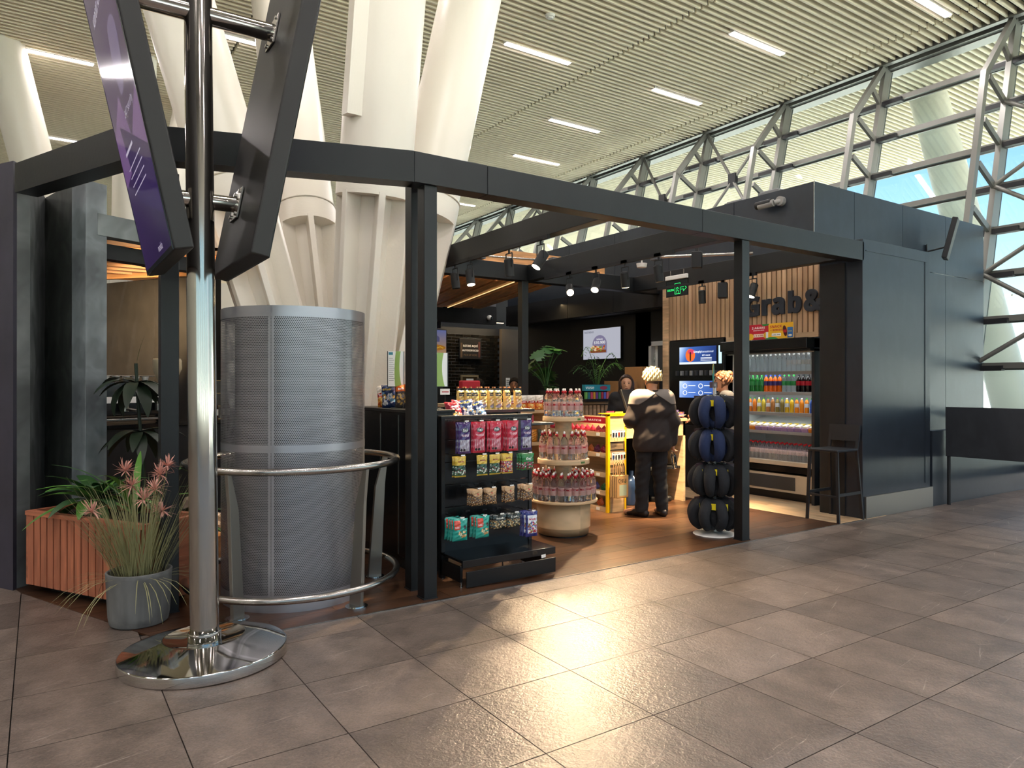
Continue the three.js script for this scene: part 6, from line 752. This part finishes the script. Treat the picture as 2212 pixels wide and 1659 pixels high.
function person(o) { // o: position, turn, height, pose and clothing colours; the figure faces its own +z
  const t = thing('person', o.label, 'person', o.pos, o.turn); const k = o.h / 1.72, J = o.pose, c = o.cell ?? .014;
  const hd = J.head ?? [0, 1.575, .02], hw = handGeo(J.rw, J.rd ?? [0, -1, 0], 1, o.curl ?? .5), hl = handGeo(J.lw, J.ld ?? [0, -1, 0], -1, .45);
  const torso = [cap([-.15, 1.37, -.01], [.15, 1.37, -.01], .075), cap([-.08, 1.22, 0], [.08, 1.22, 0], .115), cap([-.07, 1.05, 0], [.07, 1.05, 0], .105), cap([-.08, .93, -.01], [.08, .93, -.01], .115)];
  const arms = [cap(J.rs, J.re, .052, .041), cap(J.re, J.rw, .04, .026), cap(J.ls, J.le, .052, .041), cap(J.le, J.lw, .04, .026)];
  const legs = [cap([-.085, .92, 0], J.lk, .085, .058), cap(J.lk, J.la, .055, .038), cap([.085, .92, 0], J.rk, .085, .058), cap(J.rk, J.ra, .055, .038)];
  const feet = [cap(J.la, [J.la[0] + J.lt[0], .035, J.la[2] + J.lt[1]], .04, .032), cap(J.ra, [J.ra[0] + J.rt[0], .035, J.ra[2] + J.rt[1]], .04, .032)];
  const bodyF = blend([...torso, ...arms, ...legs, ...feet, cap([0, 1.36, -.01], [hd[0] * .6, hd[1] - .08, hd[2] - .02], .056, .052)], .05);
  const pts = [[-.3, 0, -.25], [.3, o.h > 9 ? 2 : 1.5, .3], J.rw, J.lw, J.re, J.le, hd]; const [lo, hi] = bounds(pts, .1);
  const turnY = J.look ?? 0, cs = Math.cos(turnY), sn = Math.sin(turnY), H = (f) => (x, y, z) => { const a = x - hd[0], b = z - hd[2]; return f(a * cs - b * sn, y - hd[1], a * sn + b * cs); };
  const skull = blend([ell([0, .035, -.012], [.078, .088, .098]), ell([0, -.03, .025], [.058, .078, .07]), cap([0, -.095, .05], [0, -.08, .04], .022)], .045), nose = blend([cap([0, .012, .092], [0, -.022, .108], .008, .013)], .01), ears = blend([ell([-.078, -.002, -.005], [.012, .03, .02]), ell([.078, -.002, -.005], [.012, .03, .02])], .01), sock = blend([ell([-.03, .014, .1], [.017, .011, .018]), ell([.03, .014, .1], [.017, .011, .018])], .005), lips = ell([0, -.055, .088], [.024, .009, .012]);
  const headF = H((x, y, z) => Math.max(smin(smin(smin(skull(x, y, z), nose(x, y, z), .014), ears(x, y, z), .012), lips(x, y, z), .006), -sock(x, y, z) * .5 - .004)), neckF = cap([0, 1.36, -.01], [hd[0] * .6, hd[1] - .06, hd[2] - .02], .056, .05), hn = (x, y, z) => smin(headF(x, y, z), neckF(x, y, z), .03);
  const parts = [surface(bodyF, lo, hi, c), surface(hn, [hd[0] - .13, hd[1] - .17, hd[2] - .16], [hd[0] + .13, hd[1] + .16, hd[2] + .17], o.fine ?? .006), surface(hw.f, hw.lo, hw.hi, o.fine ? .006 : .0042)]; if (o.left !== false) parts.push(surface(hl.f, hl.lo, hl.hi, o.fine ? .006 : .0045));
  mesh('body', parts, std(o.skin ?? 0xc58e6c, .55), t);
  // clothing follows the body a little outside it
  const nsy = (x, y, z) => .0045 * Math.sin(y * 21 + x * 26 + 2 * z) * Math.sin(x * 17 - y * 9 + z * 19) + .0015 * Math.sin(y * 60 + x * 45);
  const topF = blend([...torso, cap(J.rs, J.re, .054, .047), cap(J.re, J.rw, .047, .036), cap(J.ls, J.le, .054, .047), cap(J.le, J.lw, .047, .036), ...(o.long ? [cap([-.09, .84, -.005], [.09, .84, -.005], .118)] : [])], .05), hem = o.long ? .76 : .92, cuff = (x, y, z) => Math.min(Math.hypot(x - J.rw[0], y - J.rw[1], z - J.rw[2]), Math.hypot(x - J.lw[0], y - J.lw[1], z - J.lw[2]));
  const jacketF = (x, y, z) => Math.max(topF(x, y, z) - .022 - nsy(x, y, z), hem - y, (o.short ? .3 : .035) - cuff(x, y, z), Math.hypot(x, z + .01) < .075 ? y - 1.44 : -9);
  mesh('top', surface(jacketF, [lo[0], hem - .03, lo[2]], [hi[0], 1.52, hi[2]], c), o.topMat, t, o.topLabel);
  const pantF = blend([cap([-.08, .93, -.01], [.08, .93, -.01], .115), cap([-.088, .9, 0], J.lk, .098, .075), cap(J.lk, J.la, .075, .066), cap([.088, .9, 0], J.rk, .098, .075), cap(J.rk, J.ra, .075, .066)], .03);
  if (!o.half) { mesh('trousers', surface((x, y, z) => Math.max(pantF(x, y, z) - .008 - nsy(x, y * 1.4, z) * 1.4, y - 1.0, .055 - y), [-.3, .02, -.3], [.3, 1.05, .35], c), o.pantMat, t);
    const shoeF = (x, y, z) => { let d = 9; for (const [a, q] of [[J.la, J.lt], [J.ra, J.rt]]) { const L = Math.hypot(q[0], q[1]), ux = q[0] / L, uz = q[1] / L; d = Math.min(d, blend([cap([a[0] - ux * .05, .045, a[2] - uz * .05], [a[0] + ux * .06, .05, a[2] + uz * .06], .046, .044), cap([a[0] + ux * .06, .05, a[2] + uz * .06], [a[0] + ux * .17, .035, a[2] + uz * .17], .044, .034)], .03)(x, y, z)); } return Math.max(d, .002 - y); }; mesh('shoes', surface(shoeF, [-.42, -.01, -.3], [.42, .13, .42], .011), o.shoeMat, t); }
  // hair
  const wav = (x, y, z) => .007 * Math.sin(x * 95 + y * 40) * Math.sin(z * 80 + y * 60) + .004 * Math.sin(x * 200 + z * 170);
  const hair = o.hair; if (hair.long) { const f = H((x, y, z) => { const s = Math.max(skull(x, y, z) - .02 - wav(x, y, z) * .4, Math.max(z - .03 - .7 * Math.max(0, y - .05), -9)), l = blend([cap([-.06, .02, -.03], [-.085, -.2, -.01], .05, .035), cap([.06, .02, -.03], [.085, -.2, -.01], .05, .035), cap([0, 0, -.06], [0, -.22, -.06], .07, .06)], .04)(x, y, z) - wav(x, y, z) * .4; return smin(s, Math.max(l, z - .012), .03); }); mesh('hair', surface(f, [hd[0] - .17, hd[1] - .32, hd[2] - .19], [hd[0] + .17, hd[1] + .2, hd[2] + .17], .008), hair.mat, t); }
  else { const f = H((x, y, z) => Math.max(skull(x, y, z) - (hair.thick ?? .022) - wav(x, y, z) * (hair.wild ?? 1), -.012 - y + Math.max(0, z) * .9)); mesh('hair', surface(f, [hd[0] - .16, hd[1] - .08, hd[2] - .18], [hd[0] + .16, hd[1] + .2, hd[2] + .17], .006), hair.mat, t); if (hair.nape) { const q = H((x, y, z) => Math.max(skull(x, y, z) - .006, y - .02, -.085 - y, z - .02)); mesh('hair_nape', surface(q, [hd[0] - .13, hd[1] - .11, hd[2] - .16], [hd[0] + .13, hd[1] + .06, hd[2] + .08], .006), hair.nape, t); } if (hair.bun) mesh('hair_bun', new THREE.SphereGeometry(.05, 14, 10).translate(hd[0], hd[1] + .1, hd[2] - .09), hair.mat, t); }
  if (o.face !== false) { const eye = (s) => { const g = new THREE.SphereGeometry(.0115, 12, 8).translate(s * .03, .014, .083); return g; }; const dark = std(0x1d1512, .3), f = (g) => { g.rotateY(turnY).translate(...hd); return g; }; mesh('eyes', [f(eye(-1)), f(eye(1))], dark, t); mesh('eyebrows', [f(bx(-.046, -.016, .033, .039, .085, .094)), f(bx(.016, .046, .033, .039, .085, .094))], dark, t); mesh('mouth', f(ell2()), std(0x8d3a3a, .4), t); function ell2() { return new THREE.SphereGeometry(.01, 12, 8).scale(2.2, .6, .8).translate(0, -.055, .094); } }
  t.scale.setScalar(k); return { t, grip: hw.grip, k };
}
const FACE = (x, z) => Math.atan2(x, z);
const cloth = (c, r = .85) => std(c, r, 0, { bumpMap: speck, bumpScale: .0015 });
{ // customer at the cash desk, seen from behind; his right is +x in his own frame mirrored: local -x is his right hand
  const P = { rs: [-.185, 1.37, -.01], re: [-.25, 1.11, -.04], rw: [-.255, .86, .0], rd: [-.05, -1, .1], ls: [.185, 1.37, -.01], le: [.265, 1.12, .0], lw: [.18, 1.06, .22], ld: [-.3, .05, 1], lk: [-.11, .5, .03], la: [-.125, .085, -.01], lt: [-.02, .2], rk: [.105, .5, .03], ra: [.13, .085, .0], rt: [.12, .17], head: [-.01, 1.585, .02], look: .15 };
  const m = person({ label: 'person in dark jacket with grey shoulders and black trousers holding a water bottle', pos: [5.76, 0, -5.78], turn: FACE(.36, -.93), h: 1.67, pose: P, topMat: cloth(0x2a211e), topLabel: 'dark brown zip jacket', pantMat: cloth(0x17171a), shoeMat: std(0x1f1815, .4), hair: { mat: std(0xd9c08a, .6), nape: std(0x2b211b, .8), thick: .026, wild: 1.4 }, long: true, curl: .75, face: false });
  const yk = (x, y, z) => { const f = blend([cap([-.15, 1.37, -.01], [.15, 1.37, -.01], .075), cap([-.08, 1.22, 0], [.08, 1.22, 0], .115), cap(P.rs, P.re, .054, .047), cap(P.ls, P.le, .054, .047)], .05)(x, y, z) - .031; return Math.max(f, 1.425 - .125 * Math.min(1, Math.abs(x) / .2) - y, Math.hypot(x, z + .01) < .07 ? y - 1.45 : -9); };
  mesh('shoulder_yoke', surface(yk, [-.33, 1.2, -.2], [.33, 1.5, .2], .011), cloth(0x8b8078), m.t, 'light grey shoulder panel'); mesh('collar', [new THREE.TorusGeometry(.066, .016, 10, 28).rotateX(Math.PI / 2 - .12).translate(0, 1.435, -.012), new THREE.TorusGeometry(.062, .014, 10, 28).rotateX(Math.PI / 2 - .12).translate(0, 1.46, -.008)], cloth(0x2a211e), m.t); mesh('collar_stripe', new THREE.TorusGeometry(.0675, .006, 8, 28).rotateX(Math.PI / 2 - .12).translate(0, 1.449, -.012), M.white, m.t);
  const g = V(-.278, .745, .035).multiplyScalar(m.k).applyAxisAngle(V(0, 1, 0), m.t.rotation.y).add(m.t.position); const b = thing('held_bottle', 'clear water bottle held upside down in the hand of the customer', 'water bottle', [g.x, g.y, g.z]); const bb = mesh('bottle_body', lathe([[0, 0], [.026, 0], [.031, .006], [.03, .05], [.026, .09], [.031, .12], [.031, .15], [.014, .185], [.013, .2], [0, .2]], 18).translate(0, -.2, 0), bottleWater, b); mesh('cap', cy(.014, 0, .016, 0, 0, 12), M.white, b); b.rotation.z = .2;
}
person({ label: 'person with long dark hair and black top behind the cash desk', pos: [6.62, 0, -7.12], turn: FACE(-.72, .69), h: 1.63, cell: .018, pose: { rs: [-.17, 1.36, 0], re: [-.22, 1.1, .04], rw: [-.14, 1.02, .24], rd: [.2, -.1, 1], ls: [.17, 1.36, 0], le: [.22, 1.1, .04], lw: [.14, 1.02, .24], ld: [-.2, -.1, 1], lk: [-.1, .5, 0], la: [-.1, .08, 0], lt: [0, .17], rk: [.1, .5, 0], ra: [.1, .08, 0], rt: [0, .17], head: [0, 1.57, .03], look: .1 }, skin: 0xc99a7c, topMat: cloth(0x141416), pantMat: cloth(0x141416), shoeMat: std(0x111111, .5), hair: { long: true, mat: std(0x35221a, .45) } });
person({ label: 'person with brown hair bun reaching across behind the pillow stand', pos: [7.2, 0, -5.95], turn: FACE(-.75, -.65), h: 1.66, cell: .018, pose: { rs: [-.17, 1.36, 0], re: [-.2, 1.12, .1], rw: [-.1, 1.08, .35], rd: [.1, 0, 1], ls: [.17, 1.36, 0], le: [.2, 1.15, .2], lw: [.12, 1.13, .46], ld: [0, 0, 1], lk: [-.1, .5, .02], la: [-.14, .08, .02], lt: [-.04, .17], rk: [.1, .5, 0], ra: [.12, .08, 0], rt: [.04, .17], head: [0, 1.575, .03] }, topMat: cloth(0x2b2b30), short: true, pantMat: cloth(0x22242a), shoeMat: std(0xe9e9e4, .6), hair: { mat: std(0x6b4226, .6), thick: .018, nape: std(0x6b4226, .6), bun: true } });
person({ label: 'person with black hair working at the kitchen pass', pos: [6.75, 0, -11.2], turn: FACE(-.8, .2), h: 1.6, cell: .025, fine: .009, pose: { rs: [-.17, 1.36, 0], re: [-.2, 1.12, .06], rw: [-.1, 1.05, .3], rd: [.1, 0, 1], ls: [.17, 1.36, 0], le: [.2, 1.12, .06], lw: [.1, 1.05, .3], ld: [0, 0, 1], lk: [-.1, .5, 0], la: [-.1, .08, 0], lt: [0, .17], rk: [.1, .5, 0], ra: [.1, .08, 0], rt: [0, .17] }, topMat: cloth(0x15151a), pantMat: cloth(0x151515), shoeMat: std(0x111111, .5), hair: { mat: std(0x14100e, .5), thick: .02, nape: std(0x14100e, .5) } });
person({ label: 'person with glasses and dark cap carrying a red bag at the cafe', pos: [7.0, 0, -10.4], turn: FACE(-.5, .6), h: 1.62, cell: .025, fine: .009, pose: { rs: [-.17, 1.36, 0], re: [-.22, 1.1, 0], rw: [-.22, .86, .05], ls: [.17, 1.36, 0], le: [.22, 1.1, 0], lw: [.22, .86, .05], lk: [-.1, .5, 0], la: [-.1, .08, 0], lt: [0, .17], rk: [.1, .5, 0], ra: [.1, .08, 0], rt: [0, .17] }, skin: 0xa97858, topMat: cloth(0x1d1d20), pantMat: cloth(0x1d1d20), shoeMat: std(0x111111, .5), hair: { mat: std(0x14100e, .8), thick: .02, wild: .2 } });
solo('red_tote', rb(-.14, .14, 0, .3, -.05, .05, .02, 2), std(0xb5182a, .6), 'red bag standing on the cafe counter behind the gold packs', 'bag', [4.75, 1.24, -8.12]);
// ---------------------------------------------------------------- finish
const renderer = new THREE.WebGLRenderer({ antialias: true });
renderer.toneMapping = THREE.LinearToneMapping;
renderer.toneMappingExposure = EXPOSURE;
renderer.shadowMap.enabled = true;
scene.traverse((o) => { if (o.isMesh) { o.castShadow = true; o.receiveShadow = true; } if (o.isLight && o.shadow) o.castShadow = true; });
renderer.render(scene, camera);
